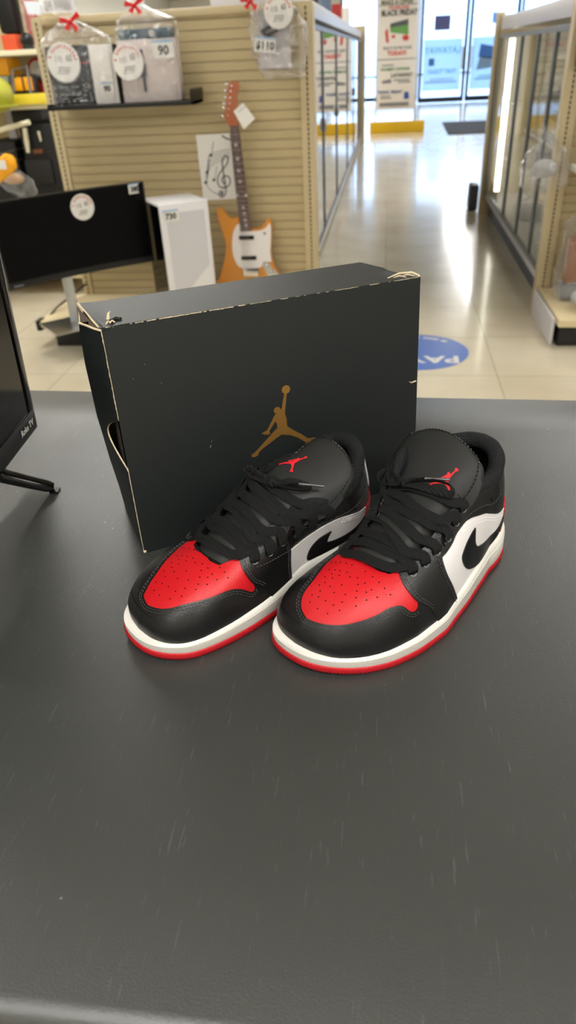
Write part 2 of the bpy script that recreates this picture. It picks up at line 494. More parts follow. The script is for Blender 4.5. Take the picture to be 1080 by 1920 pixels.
PANELS = {
 1: dict(
  cap=[(.0, .343), (.035, .342), (.067, .359), (.122, .396), (.177, .450), (.223, .515), (.256, .570), (.286, .557), (.306, .513), (.322, .431), (.337, .375), (.349, .380), (.352, .450), (.338, .60)],
  capm=[(-.037, .372), (-.062, .419), (-.094, .501), (-.129, .610), (-.180, .680), (-.235, .725), (-.275, .77)],
  fox=[(.276, 1.0), (.289, .912), (.306, .776), (.330, .596), (.350, .46), (.372, .36), (.400, .22), (.430, .0)],
  rear=[(.516, .0), (.491, .198), (.461, .448), (.452, .62), (.455, .74), (.466, .84), (.482, .90), (.497, .93), (.510, 1.0)],
  white=[(.510, .0), (.480, .198), (.450, .448), (.450, .660), (.458, .675), (.482, .655), (.510, .665), (.530, .705), (.552, .729), (.585, .705), (.630, .667), (.671, .628), (.702, .549), (.738, .447), (.775, .37), (.80, .34), (.80, .0)],
  swoosh=[(.608, .560), (.604, .402), (.616, .313), (.641, .264), (.688, .206), (.729, .190), (.790, .240), (.790, .150), (.748, .094), (.718, .055), (.688, .02), (.650, .016), (.610, .066), (.570, .167), (.547, .277), (.537, .393), (.548, .455), (.572, .514)],
  seam=[(.346, .715), (.399, .700), (.450, .655)],
  eye=[(.348, .83), (.398, .80), (.442, .81), (.494, .79), (.536, .83), (.572, .88)], hole=(.708, .782)),
 -1: dict(
  cap=[(.0, .350), (.044, .372), (.097, .433), (.153, .508), (.225, .562), (.286, .562), (.324, .521), (.355, .438), (.385, .310), (.400, .250), (.406, .300), (.386, .50), (.372, .66)],
  capm=[(-.050, .375), (-.063, .432), (-.108, .590), (-.185, .715), (-.25, .77), (-.286, .81)],
  fox=[(.340, 1.0), (.350, .911), (.360, .729), (.380, .52), (.398, .38), (.416, .30), (.434, .20), (.460, .0)],
  rear=[(.534, .0), (.530, .238), (.528, .464), (.522, .62), (.520, .70), (.527, .78), (.540, .83), (.556, .88), (.566, 1.0)],
  white=[(.527, .0), (.523, .238), (.520, .400), (.527, .410), (.571, .416), (.605, .455), (.640, .540), (.670, .585), (.70, .585), (.735, .52), (.765, .43), (.80, .36), (.80, .0)],
  swoosh=[(.664, .370), (.655, .25), (.656, .170), (.690, .150), (.73, .180), (.790, .23), (.790, .14), (.74, .08), (.70, .04), (.66, .02), (.625, .012), (.597, .030), (.593, .09), (.603, .20), (.625, .30), (.645, .345)],
  seam=[(.410, .59), (.460, .52), (.522, .46)],
  eye=[(.404, .70), (.456, .65), (.500, .66), (.551, .62), (.599, .67), (.650, .78)], hole=(.74, .66)),
}

def bedp(x, r, lat, lift): return Vector((x, -r, bed(x, r, lat, lift)))
LACES = {
 1: [  # (inner eyelet, outer eyelet, path on the lace bed, lift, twist)
  (0, 0, [(.0860, -.024), (.0845, -.0048), (.0850, .0166), (.0900, .0310)], .0035, None),
  (1, 0, [(.1010, -.0240), (.0990, -.0050), (.0985, .0157), (.1020, .0310)], .0042, None),
  (2, 1, [(.1150, -.0250), (.1080, .0006), (.1084, .0199), (.1080, .0330)], .0060, None),
  (3, 1, [(.1300, -.0250), (.1209, -.0027), (.1137, .0157), (.1100, .0320)], .0082, [0, 0, .5, 1.0, .5, 0, 0, 0]),
  (3, 2, [(.1420, -.0280), (.1337, -.0058), (.1258, .0200), (.1245, .0340)], .0060, None),
  (4, 3, [(.1500, -.0250), (.1389, .0041), (.1385, .0251), (.1400, .0370)], .0070, None),
  (5, 4, [(.1600, -.0290), (.1500, -.0038), (.1445, .0144), (.1460, .0320), (.1510, .0420)], .0088, None),
  (5, 5, [(.1640, -.0280), (.1610, -.0040), (.1616, .0074), (.1629, .0202), (.1654, .0320), (.1685, .0410)], .0075, None)],
 -1: [
  (0, 0, [(.0945, -.0100), (.0920, .0113), (.0960, .0320), (.1030, .0450)], .0035, None),
  (1, 0, [(.1090, -.0080), (.1080, .0166), (.1095, .0353), (.1110, .0450)], .0042, None),
  (2, 1, [(.1180, -.0080), (.1159, .0073), (.1160, .0295), (.1190, .0454)], .0060, None),
  (3, 1, [(.1330, -.0080), (.1294, .0122), (.1270, .0301), (.1250, .0443)], .0080, [0, 0, .4, .8, .5, 0, 0, 0]),
  (3, 2, [(.1390, -.0080), (.1357, .0151), (.1337, .0360), (.1370, .0490)], .0062, None),
  (4, 3, [(.1520, -.0080), (.1464, .0125), (.1480, .0362), (.1520, .0490)], .0068, None),
  (5, 4, [(.1640, -.0060), (.1582, .0152), (.1602, .0379), (.1640, .0510)], .0082, None),
  (5, 5, [(.1720, -.0040), (.1680, .0150), (.1690, .0280), (.1740, .0440), (.1810, .0550)], .0072, None)]}
BOWS = {
 1: dict(knot=(.1648, -.0131), lift=.0135,
   loopa=[(.1640, -.0140, 0), (.1700, -.0270, .001), (.1800, -.0440, .004), (.1830, -.0530, .008), (.1770, -.0540, .006), (.1680, -.0420, .001), (.1640, -.0280, 0), (.1635, -.0160, 0)],
   loopb=[(.1640, -.0110, 0), (.1700, .0040, .002), (.1770, .0180, .004), (.1800, .0290, .005), (.1740, .0320, .004), (.1670, .0200, .001), (.1640, .0050, 0), (.1630, -.0100, 0)],
   tail=[(.1655, -.0120, .002), (.1700, -.0040, .0045), (.1730, .0035, .006)], aglet=[(.1730, .0035, .006), (.1845, .0235, .008)]),
 -1: dict(knot=(.1736, .0200), lift=.0125,
   loopa=[(.1730, .0180, 0), (.1720, .0060, .002), (.1740, -.0080, .006), (.1760, -.0160, .010), (.1730, -.0190, .008), (.1680, -.0100, .003), (.1680, .0040, 0), (.1715, .0190, 0)],
   loopb=[(.1740, .0240, 0), (.1790, .0350, .000), (.1900, .0450, .001), (.1980, .0480, .003), (.1960, .0420, .005), (.1870, .0320, .004), (.1790, .0270, .002), (.1740, .0230, 0)],
   tail=[(.1752, .0221, .002), (.1840, .0306, .0045), (.1931, .0382, .006)], aglet=[(.1931, .0382, .006), (.2137, .0529, .009)])}

def build_shoe(name, label, loc, ang, lat):
    root = thing(name, label, 'shoe', loc, ang)
    S = Surf(lat)
    D = PANELS[lat]
    # --- sole rings
    N = 420
    half = [catmull(SO, t / 210) for t in range(211)]
    ring = [Vector((x, -(w * waist(x, 1, lat) + shift(x, lat)))) for x, w in half] + [Vector((x, -(-w * waist(x, -1, lat) + shift(x, lat)))) for x, w in reversed(half[1:-1])]
    # resample evenly
    acc = [0]
    for a, b in zip(ring, ring[1:] + ring[:1]): acc.append(acc[-1] + (b - a).length)
    tot = acc[-1]; R2 = []; k = 0
    for i in range(N):
        d = tot * i / N
        while acc[k + 1] < d: k += 1
        u = (d - acc[k]) / max(1e-9, acc[k + 1] - acc[k]); R2.append(ring[k].lerp(ring[(k + 1) % len(ring)], u))
    ring = R2
    for _ in range(8): ring = [(ring[i - 1] + ring[i] * 2 + ring[(i + 1) % N]) / 4 for i in range(N)]
    def spring(x): return .0045 * max(0, 1 - x / .065) ** 2
    def featz(x): return lerp_tab([(0, .0195), (.045, .0215), (.078, .0235), (.112, .026), (.148, .029), (.185, .032), (.222, .0345), (.258, .0365), (.31, .038)], x)
    def loft(prof, m, nm, inset_fn=None, nub=0):
        mb = MB(); vs = []; rows = len(prof)
        for j, (d, z, mi) in enumerate(prof):
            rr = offset_ring(ring, d)
            for i, p in enumerate(rr):
                q = p
                if nub and j in (1, 2, 3, 4, 5, 6):
                    s = 1 if (i + (j // 2)) % 2 else -1
                    nrm = offset_ring([ring[i - 1], ring[i], ring[(i + 1) % N]], 1)[1] - ring[i]
                    q = p + nrm.normalized() * s * nub
                zz = z(ring[i].x) if callable(z) else z + spring(ring[i].x)
                vs.append((q.x, q.y, zz))
        fs = []; ms = []
        for j in range(rows - 1):
            for i in range(N):
                fs.append((j * N + i, j * N + (i + 1) % N, (j + 1) * N + (i + 1) % N, (j + 1) * N + i)); ms.append(prof[j][2])
        fs.append(tuple(reversed(range(N)))); ms.append(0); fs.append(tuple(range((rows - 1) * N, rows * N))); ms.append(0)
        # ring runs clockwise or not: make outward
        mb.v = [Vector(v) for v in vs]; mb.f = [list(f) for f in fs]; mb.m = ms
        A = sum(ring[i].x * ring[(i + 1) % N].y - ring[(i + 1) % N].x * ring[i].y for i in range(N))
        if A < 0: mb.f = [list(reversed(f)) for f in mb.f]
        return mb.build(nm, m, root, angle=60)
    # area sign decides which way is outward for offset_ring
    A = sum(ring[i].x * ring[(i + 1) % N].y - ring[(i + 1) % N].x * ring[i].y for i in range(N))
    sg = 1 if A > 0 else -1
    def pr(l): return [(d * sg, z, mi) for d, z, mi in l]
    out = loft(pr([(-.006, 0, 0), (-.0014, 0, 0), (-.0004, .0012, 0), (.0004, .0030, 0), (.0006, .0046, 0), (.0006, .0062, 0), (.0004, .0078, 0), (-.0004, .0092, 0), (-.003, .0095, 0)]), M_out, 'outsole', nub=.0007 * sg)
    out['label'] = 'red rubber outsole with studded edge'
    H = featz
    mid = loft(pr([(-.003, lambda x: .0088 + spring(x), 0), (-.0002, lambda x: .0093 + spring(x), 1), (.0002, lambda x: .0110 + spring(x), 1),
                   (-.0002, lambda x: .0093 + spring(x) + .62 * (H(x) - .0093), 0), (-.0019, lambda x: .0093 + spring(x) + .655 * (H(x) - .0093), 0),
                   (-.0003, lambda x: .0093 + spring(x) + .69 * (H(x) - .0093), 0), (-.0009, lambda x: .0093 + spring(x) * .6 + .86 * (H(x) - .0093), 0), (-.0026, lambda x: H(x) + .0004, 0),
                   (-.0048, lambda x: H(x) + .0012, 0), (-.012, lambda x: H(x) + .0006, 0)]), [M_mid, M_band], 'midsole')
    mid['label'] = 'white rubber midsole'
    # --- upper shell (outer black leather) with its lining
    mb = MB(); vs = []; W = 25; nq = 160
    for i in range(nq):
        for j in range(W): vs.append(S.P[i * 2][j * 2])
    fs = [(i * W + j, i * W + j + 1, ((i + 1) % nq) * W + j + 1, ((i + 1) % nq) * W + j) for i in range(nq) for j in range(W - 1)]
    base = len(vs)
    for i in range(nq):
        for j in range(W):
            p, n = S.P[i * 2][j * 2], S.N[i * 2][j * 2]
            vs.append(p - n * (.0025 + .002 * (j / W)))
    inner = [(base + i * W + j, base + ((i + 1) % nq) * W + j, base + ((i + 1) % nq) * W + j + 1, base + i * W + j + 1) for i in range(nq) for j in range(W - 1)]
    top = [(i * W + W - 1, base + i * W + W - 1, base + ((i + 1) % nq) * W + W - 1, ((i + 1) % nq) * W + W - 1) for i in range(nq)]
    mb.mat(0).add(vs, fs); mb.f += [list(f) for f in inner + top]; mb.m += [1] * (len(inner) + len(top))
    c = mb.f[nq * 6]
    nn = (mb.v[c[1]] - mb.v[c[0]]).cross(mb.v[c[2]] - mb.v[c[0]])
    up = mb.build('upper', [M_leather, M_lining], root, angle=60)
    # --- insole
    io = [S.at(-1 + 2 * i / 60, .12, -.004)[0] for i in range(60)]
    MB().prism([(p.x, p.y) for p in io], .004, Matrix.Translation((0, 0, .038))).build('insole', M_lining, root)
    # --- leather panels
    red = [(q, min(v, .965)) for q, v in [(-.36, 1.0), (-.36, .72), (-.26, .64), (-.15, .5), (-.09, .36), (-.04, .27), (.04, .25), (.13, .28), (.25, .36), (.36, .22), (.42, .20), (.425, .42), (.40, .66), (.375, .84), (.345, 1.0)]]
    red_o = panel(S, smooth_poly(red, 4, True, hard=(0, len(red) - 1)), .0005, 'vamp', M_red, root); red_o['label'] = 'red perforated leather vamp'
    MB_ = MB()
    hl = [(613, 3)]
    # perforations: rows fanning over the vamp
    pf = PERF[lat]
    for q, v in pf:
        p, n = S.at(q, v, .00055)
        MB_.sphere(p, .00085, 8, 5, (1, 1, 1)) if False else MB_.cyl(p - n * .0004, p + n * .00012, .0009, .0007, 8)
    MB_.build('perforation', M_hole, red_o)['kind'] = 'stuff'
    if lat == 1: capm_end = (-.40, .62)
    else: capm_end = (-.42, .60)
    capm = list(reversed(D['capm']))
    top_edge = capm + D['cap']
    lowm = [(-.50, .0), (-.46, .30), (-.38, .66), (-.31, .80)]
    capl = top_edge + [(D['cap'][-1][0] + .05, D['cap'][-1][1] - .05), (.47, .25), (.49, .0)] + [(q / 10, 0.0) for q in (4, 3, 2, 1, 0, -1, -2, -3, -4)]
    poly = smooth_poly(lowm + capl, 5, True, hard=(0,) + tuple(range(len(lowm) + len(top_edge) + 1, len(lowm) + len(capl))))
    poly = [(q, max(0, min(1, v))) for q, v in poly]
    cap = panel(S, poly, .0014, 'toe_cap', M_leather, root); cap['label'] = 'black leather toe cap'
    st = MB()
    line = D['capm'][::-1] + D['cap'][:-2]
    for ins in (.0022, .0046): stitch_line(st, S, line, .0016, -ins, pitch=.0035, ln=.0023)
    st.build('stitching', M_thread, cap)
    # eyestays (outer then inner side)
    eyes = {}
    for sd in (1, -1):
        if sd == 1:
            pl = D['fox'] + D['rear']
            hard = (0, len(D['fox']) - 1, len(D['fox']), len(pl) - 1)
        else:
            F = [(-.27, 1.0), (-.285, .88), (-.31, .76), (-.35, .62), (-.385, .40), (-.42, .0)]; Rr = [(-q, v) for q, v in D['rear']]
            pl = F + Rr; hard = (0, len(F) - 1, len(F), len(pl) - 1)
        o = panel(S, smooth_poly(pl, 5, True, hard=hard), .0024, 'eyestay', M_leather, root)
        st = MB()
        fr = pl[1:(len(D['fox']) - 1 if sd == 1 else 5)]
        for ins in (.0022, .0046): stitch_line(st, S, fr, .0026, ins * (1 if sd == 1 else -1), pitch=.0035, ln=.0023)
        rr = pl[(len(D['fox']) if sd == 1 else 6):-1]
        for ins in (.002, .0046): stitch_line(st, S, rr, .0026, ins * (1 if sd == 1 else -1), pitch=.0035, ln=.0023)
        stitch_line(st, S, [(q * sd, v) for q, v in D['seam']], .0026, 0, pitch=.0035, ln=.0023)
        st.build('stitching', M_thread, o)
        # top band holding the last eyelets
        q0 = abs(pl[-1][0]) - .02
        band = [(sd * q0, 1.0), (sd * (q0 - .01), .74), (sd * (q0 + .05), .72 if lat == 1 else .60), (sd * (q0 + .11), .74 if lat == 1 else .64), (sd * (q0 + .17), .74 if lat == 1 else .66), (sd * (q0 + .23), .66), (sd * (q0 + .275), .72), (sd * (q0 + .275), .90), (sd * (q0 + .24), .985), (sd * (q0 + .17), 1.0)]
        o2 = panel(S, smooth_poly(band, 5, True, hard=(0, len(band) - 1)), .0016, 'collar_panel', M_leather, root)
        st = MB(); stitch_line(st, S, band[1:8], .0018, .0022 * sd, pitch=.0035, ln=.0023); st.build('stitching', M_thread, o2)
        h = D['hole']; p, n = S.at(h[0] * sd, h[1], .0018)
        hm = MB().cyl(p - n * .001, p + n * .0002, .0024, .0021, 14); hm.build('vent_hole', M_hole, o2)
        w = [(q * sd, v) for q, v in D['white']]
        wo = panel(S, smooth_poly(w, 5, True, hard=(0, len(w) - 2, len(w) - 1)), .0009, 'quarter', M_white, root); wo['label'] = 'white leather side panel'
        st = MB()
        ws = D['white'][6:-2]
        for ins in (.0025, .0055): stitch_line(st, S, [(q * sd, v - .02) for q, v in ws[2:] if True], .0010, -ins * sd, pitch=.0034, ln=.0022, r=.0004)
        st.build('stitching', M_white, wo)
        sw = [(q * sd, v) for q, v in D['swoosh']]
        so = panel(S, smooth_poly(sw, 5, True, hard=(0,)), .0021, 'side_logo', M_swoosh, root); so['label'] = 'black curved tick emblem'
        # eyelets
        E = []
        for q, v in D['eye']:
            p, n = S.at(q * sd, v, .0022); E.append((p, n))
        eyes[sd] = E
    for sd in (1, -1):
        for p, n in eyes[sd]:
            u = n.orthogonal().normalized(); w = n.cross(u)
            em = MB(); em.tube([p + n * .0006 + (u * math.cos(a) + w * math.sin(a)) * .0029 for a in [2 * PI * k / 14 for k in range(14)]], .0005, 6, True)
            em.build('eyelet', M_eyelet, root)
    # heel
    hp = [(.785, .0), (.79, .15), (.80, .34), (.83, .34), (.88, .35), (1.0, .36), (1.12, .35), (1.17, .34), (1.20, .34), (1.21, .15), (1.215, .0)] + [(q, 0.0) for q in (1.15, 1.08, 1.0, .92, .85)]
    ho = panel(S, smooth_poly(hp, 4, True, hard=(0, 10, 11, 12, 13, 14, 15)), .0016, 'heel_counter', M_red, root); ho['label'] = 'red leather heel counter'
    tp = [(.895, .39), (.90, .70), (.91, .88), (1.0, .91), (1.09, .88), (1.10, .70), (1.105, .39), (1.0, .385)]
    to = panel(S, smooth_poly(tp, 5), .0018, 'heel_tab', M_white, root); to['label'] = 'white leather heel tab'
    # padded collar roll
    cl = []; cr = []
    for i in range(64):
        s = (i + .0) / 63; q = .515 + s * .97
        p, n = S.at(q, 1.0, 0)
        e = min(s, 1 - s) * 8
        r = .0078 * min(1, .35 + .65 * min(1, e)) + .0008 * math.sin(s * PI)
        cl.append(p - n * r * .78 + Vector((0, 0, r * .12))); cr.append(r)
    MB().tube(cl, cr, 14).build('padded_collar', M_mesh, root)
    # --- tongue
    nt_, nc = 40, 24
    mb = MB(); vs = []
    for side_ in (0, 1):
        for i in range(nt_ + 1):
            for j in range(nc + 1):
                t = i / nt_; c = -1 + 2 * j / nc
                ed = max(0, 1 - abs(c) ** 6) * max(0, 1 - max(0, (t - .8) / .2) ** 6)
                off = (.0035 * ed + .0004) if side_ == 0 else -.0045 * ed - .0004
                vs.append(tongue_at(t, c, lat, off)[0])
    W2 = nc + 1; B2 = (nt_ + 1) * W2
    fs = [(i * W2 + j, i * W2 + j + 1, (i + 1) * W2 + j + 1, (i + 1) * W2 + j) for i in range(nt_) for j in range(nc)]
    fb = [tuple(B2 + k for k in reversed(f)) for f in fs]
    rim = [(i * W2, (i + 1) * W2, B2 + (i + 1) * W2, B2 + i * W2) for i in range(nt_)] + [((i + 1) * W2 + nc, i * W2 + nc, B2 + i * W2 + nc, B2 + (i + 1) * W2 + nc) for i in range(nt_)] + [(nt_ * W2 + j, nt_ * W2 + j + 1, B2 + nt_ * W2 + j + 1, B2 + nt_ * W2 + j) for j in range(nc)]
    mb.add(vs, fs + fb + rim)
    tg = mb.build('tongue', M_tongue, root, angle=70)
    bm = bmesh.new(); bm.from_mesh(tg.data); bmesh.ops.recalc_face_normals(bm, faces=bm.faces); bm.to_mesh(tg.data); bm.free()
    st = MB(); prev = None
    ln = [(t / 100, -.87) for t in range(52, 93)] + [(.93 + .012 * math.sin(PI * k / 20), -.87 + 1.74 * k / 20) for k in range(21)] + [(t / 100, .87) for t in range(92, 51, -1)]
    P = [tongue_at(t, c, lat, .0038) for t, c in ln]
    acc = 0; last = P[0][0]
    for (a, n), (b, _) in zip(P, P[1:]):
        L = (b - a).length; u = 0.0
        while acc + (L - u) >= .0042:
            u += .0042 - acc; acc = 0
            p = a.lerp(b, min(1, u / L)); d = (b - a).normalized()
            st.tube([p - d * .0014 - n * .0001, p + n * .0005, p + d * .0014 - n * .0001], [.0004, .0008, .0004], 5)
        acc += L - u
    st.build('stitching', M_swoosh, tg)
    # embroidered figure
    jp = {1: (.800, .46, .62, .9), -1: (.70, -.33, .50, .62)}[lat]
    sc = (.027 if lat == 1 else .020) / .08
    ja = .25
    if lat == 1: t0, c0, ja, ku, kr, = .575, .56, .05, 1, 1
    else: t0, c0, ja, ku, kr = .62, -.38, -.05, 1, 1
    def fmap(v):
        a = (v.x - .182) * sc; b = (v.y - .133) * sc; h = v.z
        a, b = a * math.cos(ja) - b * math.sin(ja), a * math.sin(ja) + b * math.cos(ja)
        x, m_, hw = catmull(TONG[lat], t0)
        return tongue_at(min(1, t0 + b / .165), c0 + a / hw, lat, .0037 + h)[0]
    emblem(MB(), .0009, None, fmap)
    e_ = MB(); emblem(e_, .0009, None, fmap); e_.build('tongue_emblem', M_embro, tg)['label'] = 'red embroidered leaping figure'
    # cross seams on the tongue between the laces
    st = MB()
    for t in (.36, .47, .56):
        st.tube([tongue_at(t, c / 10, lat, .0030)[0] for c in range(-9, 10)], .0004, 5)
    st.build('seam', M_swoosh, tg)
    # --- laces
    lc = MB()
    rnd = random.Random(3 + lat)
    for (ei, eo, mid_, lift, tw) in LACES[lat]:
        a, na = eyes[-1][ei]; b, nb = eyes[1][eo]
        pts = [a - na * .002, a + na * .0028 + Vector((0, 0, .001))]; ups = [na, na]
        qe, ve = D['eye'][ei]
        p2, n2 = S.at(-qe, ve + (1 - ve) * .62, .0062); pts.append(p2); ups.append(n2)
        for k, (x, r) in enumerate(mid_):
            rc = LEAN[lat][0] + shift(x, lat)
            dz = lift - .003; pts.append(bedp(x - .9 * dz, r + .7 * dz, lat, lift + rnd.uniform(-.0003, .0003)))
            ups.append(Vector((-.55, -(r - rc) * 14, 1)))
        qe, ve = D['eye'][eo]
        p2, n2 = S.at(qe, ve + (1 - ve) * .62, .0062); pts.append(p2); ups.append(n2)
        e = (b - pts[-1])
        pts.append(b + nb * .0034 - e.normalized() * .002); ups.append(nb)
        pts.append(b + nb * .0006 + Vector((0, 0, -.001))); ups.append(nb + e.normalized() * .8)
        pts.append(b - nb * .003); ups.append(nb + e.normalized())
        if tw: tw = ([0] + tw + [0] * 10)[:len(pts)]
        ribbon(lc, pts, .0096, .0014, ups, tw)
    Bw = BOWS[lat]
    def bp(x, r, l):
        dz = Bw['lift'] + l - .004
        return bedp(x - .94 * dz, r + .73 * dz, lat, Bw['lift'] + l)
    for nm_, tw in (('loopa', 1.25), ('loopb', 1.1)):
        pts = [bp(*p) for p in Bw[nm_]]
        ribbon(lc, pts, .0078, .0017, [Vector((-.3, 0, 1))] * len(pts), [.5, tw, tw, tw, tw, tw * .7, .2, 0])
    pts = [bp(*p) for p in Bw['tail']]
    ribbon(lc, pts, .0070, .0020, [Vector((-.3, 0, 1))] * 3, [0, .5, 1.0])
    kx, kr_ = Bw['knot']; kp = bp(kx, kr_, .0005)
    for k in range(3):
        ang_ = .5 + k * 1.0; u = Vector((math.cos(ang_), math.sin(ang_), 0)); w = Vector((0, 0, 1)).cross(u) * .3 + Vector((0, 0, 1))
        lc.tube([kp + (u * math.cos(a) * .0052 + w * math.sin(a) * .0036) for a in [2 * PI * j / 16 for j in range(16)]], .0021, 8, True)
    lace = lc.build('laces', M_lace, root, angle=60); lace['label'] = 'black flat laces tied in a bow'
    a, b = [bp(*p) for p in Bw['aglet']]
    MB().cyl(a, b, .0014, .0014, 10).build('aglet', M_aglet, lace)
    return root

def perf_pts(rows): return [p for r in rows for p in r]
PERF = {1: [(-.216, .783), (-.189, .819), (-.161, .851), (-.117, .878), (-.071, .892), (-.145, .75), (-.11, .777), (-.08, .795), (-.044, .812), (-.094, .737), (-.054, .759), (-.1, .687), (-.063, .712), (.0, .792), (.042, .814), (.043, .894), (.106, .882), (.169, .854), (.216, .807), (.254, .725), (-.067, .655), (-.073, .612), (-.034, .65), (.012, .704), (.069, .766), (.094, .801), (-.046, .58), (.019, .624), (.09, .714), (.137, .735), (.155, .768), (-.056, .521), (-.029, .535), (.06, .651), (.111, .661), (.163, .667), (.2, .708), (-.038, .464), (.019, .538), (.073, .586), (.055, .535), (.137, .595), (.017, .454), (.087, .517), (.059, .455)], -1: [(-.243, .821), (-.209, .883), (-.17, .918), (-.121, .948), (-.057, .971), (-.15, .8), (-.119, .835), (-.076, .862), (-.039, .883), (-.098, .793), (-.05, .829), (-.11, .734), (-.063, .769), (.023, .866), (.067, .896), (.073, .984), (.165, .973), (.222, .947), (.274, .866), (.303, .742), (-.071, .71), (-.081, .642), (-.035, .7), (.031, .767), (.102, .843), (.133, .894), (-.046, .62), (.029, .677), (.131, .789), (.181, .812), (.194, .854), (-.057, .539), (-.029, .567), (.081, .718), (.156, .725), (.204, .738), (.244, .792), (-.032, .479), (.025, .58), (.101, .646), (.068, .587), (.164, .67), (.019, .482), (.113, .574), (.07, .509)]}
# ================================================================== THE SHOP
CAMP = Vector((0, 0, CAM_H))
def at(px, py, X=None, Y=None, Z=None):
    """point of the photograph on a real plane of the room"""
    d = right * (px - 540) + down * (py - 960) + fwd * 1320
    if X is not None: t = X / d.x
    elif Y is not None: t = Y / d.y
    else: t = (Z - CAM_H) / d.z
    return CAMP + d * t
def struct(mb, name, m, parent=None, smooth=False):
    o = mb.build(name, m, parent, smooth)
    if parent is None: o['kind'] = 'structure'
    return o
M_beige = mat('beige_enamel', '#bbab88', .45, spec=.4)
M_slat = mat('beige_slat_panel', '#b0a07b', .5, spec=.35)
M_slot = mat('dark_slot', '#1c1810', .8)
M_black = mat('black_plastic', '#0b0b0c', .42, spec=.45)
M_blackm = mat('matt_black', '#131314', .6)
M_kick = mat('black_kick_plate', '#131212', .45)
M_deck = mat('beige_deck_board', '#d2c29c', .5)
M_wall = mat('painted_wall', '#d2cfc6', .7)
M_ceil = mat('ceiling_tile', '#b4b1a8', .85, bump=(60, .2, .003))
M_card = mat('white_card', '#d9d6d2', .5)
M_paper = mat('white_paper', '#dcdad6', .7)
M_ink = mat('black_ink', '#1a1a1c', .6)
M_redink = mat('red_ink', '#b83a36', .6)
M_grayink = mat('grey_ink', '#77757a', .6)
M_blue = mat('label_blue', '#8fb0d0', .5)
M_steel = mat('brushed_steel', '#b5b7b8', .28, metal=1.0)
M_chrome = mat('chrome', '#d8d8da', .12, metal=1.0)
M_case = mat('pale_grey_case_metal', '#c4c2c6', .35, spec=.5)
M_frame = mat('dark_grey_door_frame', '#6d6e6c', .4, metal=.3)
M_mat_ = mat('black_mat', '#14161c', .85, bump=(200, .5, .003))
M_yellow = mat('yellow_paint', '#c9a20c', .45)
M_ylw = mat('bright_yellow', '#e8d23a', .45)
M_orange = mat('orange_yellow_plastic', '#f0a818', .4)
M_redrib = mat('red_ribbon', '#c4141c', .35, spec=.5)
M_cream = mat('cream_tube', '#ded9bd', .4)
def glass_mat(name, tint=(1, 1, 1), a=.12, rough=.02, single=False):
    m, t, b = nt(name)
    o = t.nodes['Material Output']
    tr = t.nodes.new('ShaderNodeBsdfTransparent'); tr.inputs[0].default_value = tint + (1,)
    gl = t.nodes.new('ShaderNodeBsdfGlossy'); gl.inputs['Roughness'].default_value = rough; gl.inputs['Color'].default_value = (.95, .97, 1, 1)
    fr = t.nodes.new('ShaderNodeFresnel'); fr.inputs['IOR'].default_value = 1.5
    mp = t.nodes.new('ShaderNodeMath'); mp.operation = 'MULTIPLY_ADD'; mp.inputs[1].default_value = 1.0; mp.inputs[2].default_value = a; mp.use_clamp = True
    mx = t.nodes.new('ShaderNodeMixShader')
    ge = t.nodes.new('ShaderNodeNewGeometry')
    if single:      # a single sheet: same reflectance from both sides
        io = t.nodes.new('ShaderNodeMapRange'); io.inputs['To Min'].default_value = 1.5; io.inputs['To Max'].default_value = 1 / 1.5
        t.links.new(ge.outputs['Backfacing'], io.inputs['Value']); t.links.new(io.outputs[0], fr.inputs['IOR']); fac = mp.outputs[0]
    else:           # solid pane: its rear face adds nothing
        iv = t.nodes.new('ShaderNodeMath'); iv.operation = 'SUBTRACT'; iv.inputs[0].default_value = 1; mu = t.nodes.new('ShaderNodeMath'); mu.operation = 'MULTIPLY'
        t.links.new(ge.outputs['Backfacing'], iv.inputs[1]); t.links.new(iv.outputs[0], mu.inputs[0]); t.links.new(mp.outputs[0], mu.inputs[1]); fac = mu.outputs[0]
    t.links.new(fr.outputs[0], mp.inputs[0]); t.links.new(fac, mx.inputs[0]); t.links.new(tr.outputs[0], mx.inputs[1]); t.links.new(gl.outputs[0], mx.inputs[2])
    t.links.new(mx.outputs[0], o.inputs[0]); t.nodes.remove(b)
    return m
M_glass = glass_mat('case_glass', (.95, .97, .96), .03)
M_window = glass_mat('window_glass', (.97, .98, 1), .02)
def film_mat(name, a=.03):
    """crinkled clear wrapping film"""
    m = glass_mat(name, (.985, .985, .985), a, .10, True)
    t = m.node_tree
    gl = [n for n in t.nodes if n.type == 'BSDF_GLOSSY'][0]
    n = t.nodes.new('ShaderNodeTexNoise'); n.inputs['Scale'].default_value = 16; n.inputs['Detail'].default_value = 4; n.inputs['Distortion'].default_value = 2
    tc = t.nodes.new('ShaderNodeTexCoord'); t.links.new(tc.outputs['Object'], n.inputs['Vector'])
    bp = t.nodes.new('ShaderNodeBump'); bp.inputs['Distance'].default_value = .10; bp.inputs['Strength'].default_value = 1
    t.links.new(n.outputs['Fac'], bp.inputs['Height']); t.links.new(bp.outputs[0], gl.inputs['Normal'])
    return m
M_film = film_mat('clear_film', .06)
def emis(name, col, st):
    m, t, b = nt(name); b.inputs['Base Color'].default_value = srgb(col); b.inputs['Emission Color'].default_value = srgb(col); b.inputs['Emission Strength'].default_value = st
    return m
M_led = emis('led_white', '#fff8e8', 7.0)
M_tube = emis('lamp_diffuser', '#fffdf8', 33.0)

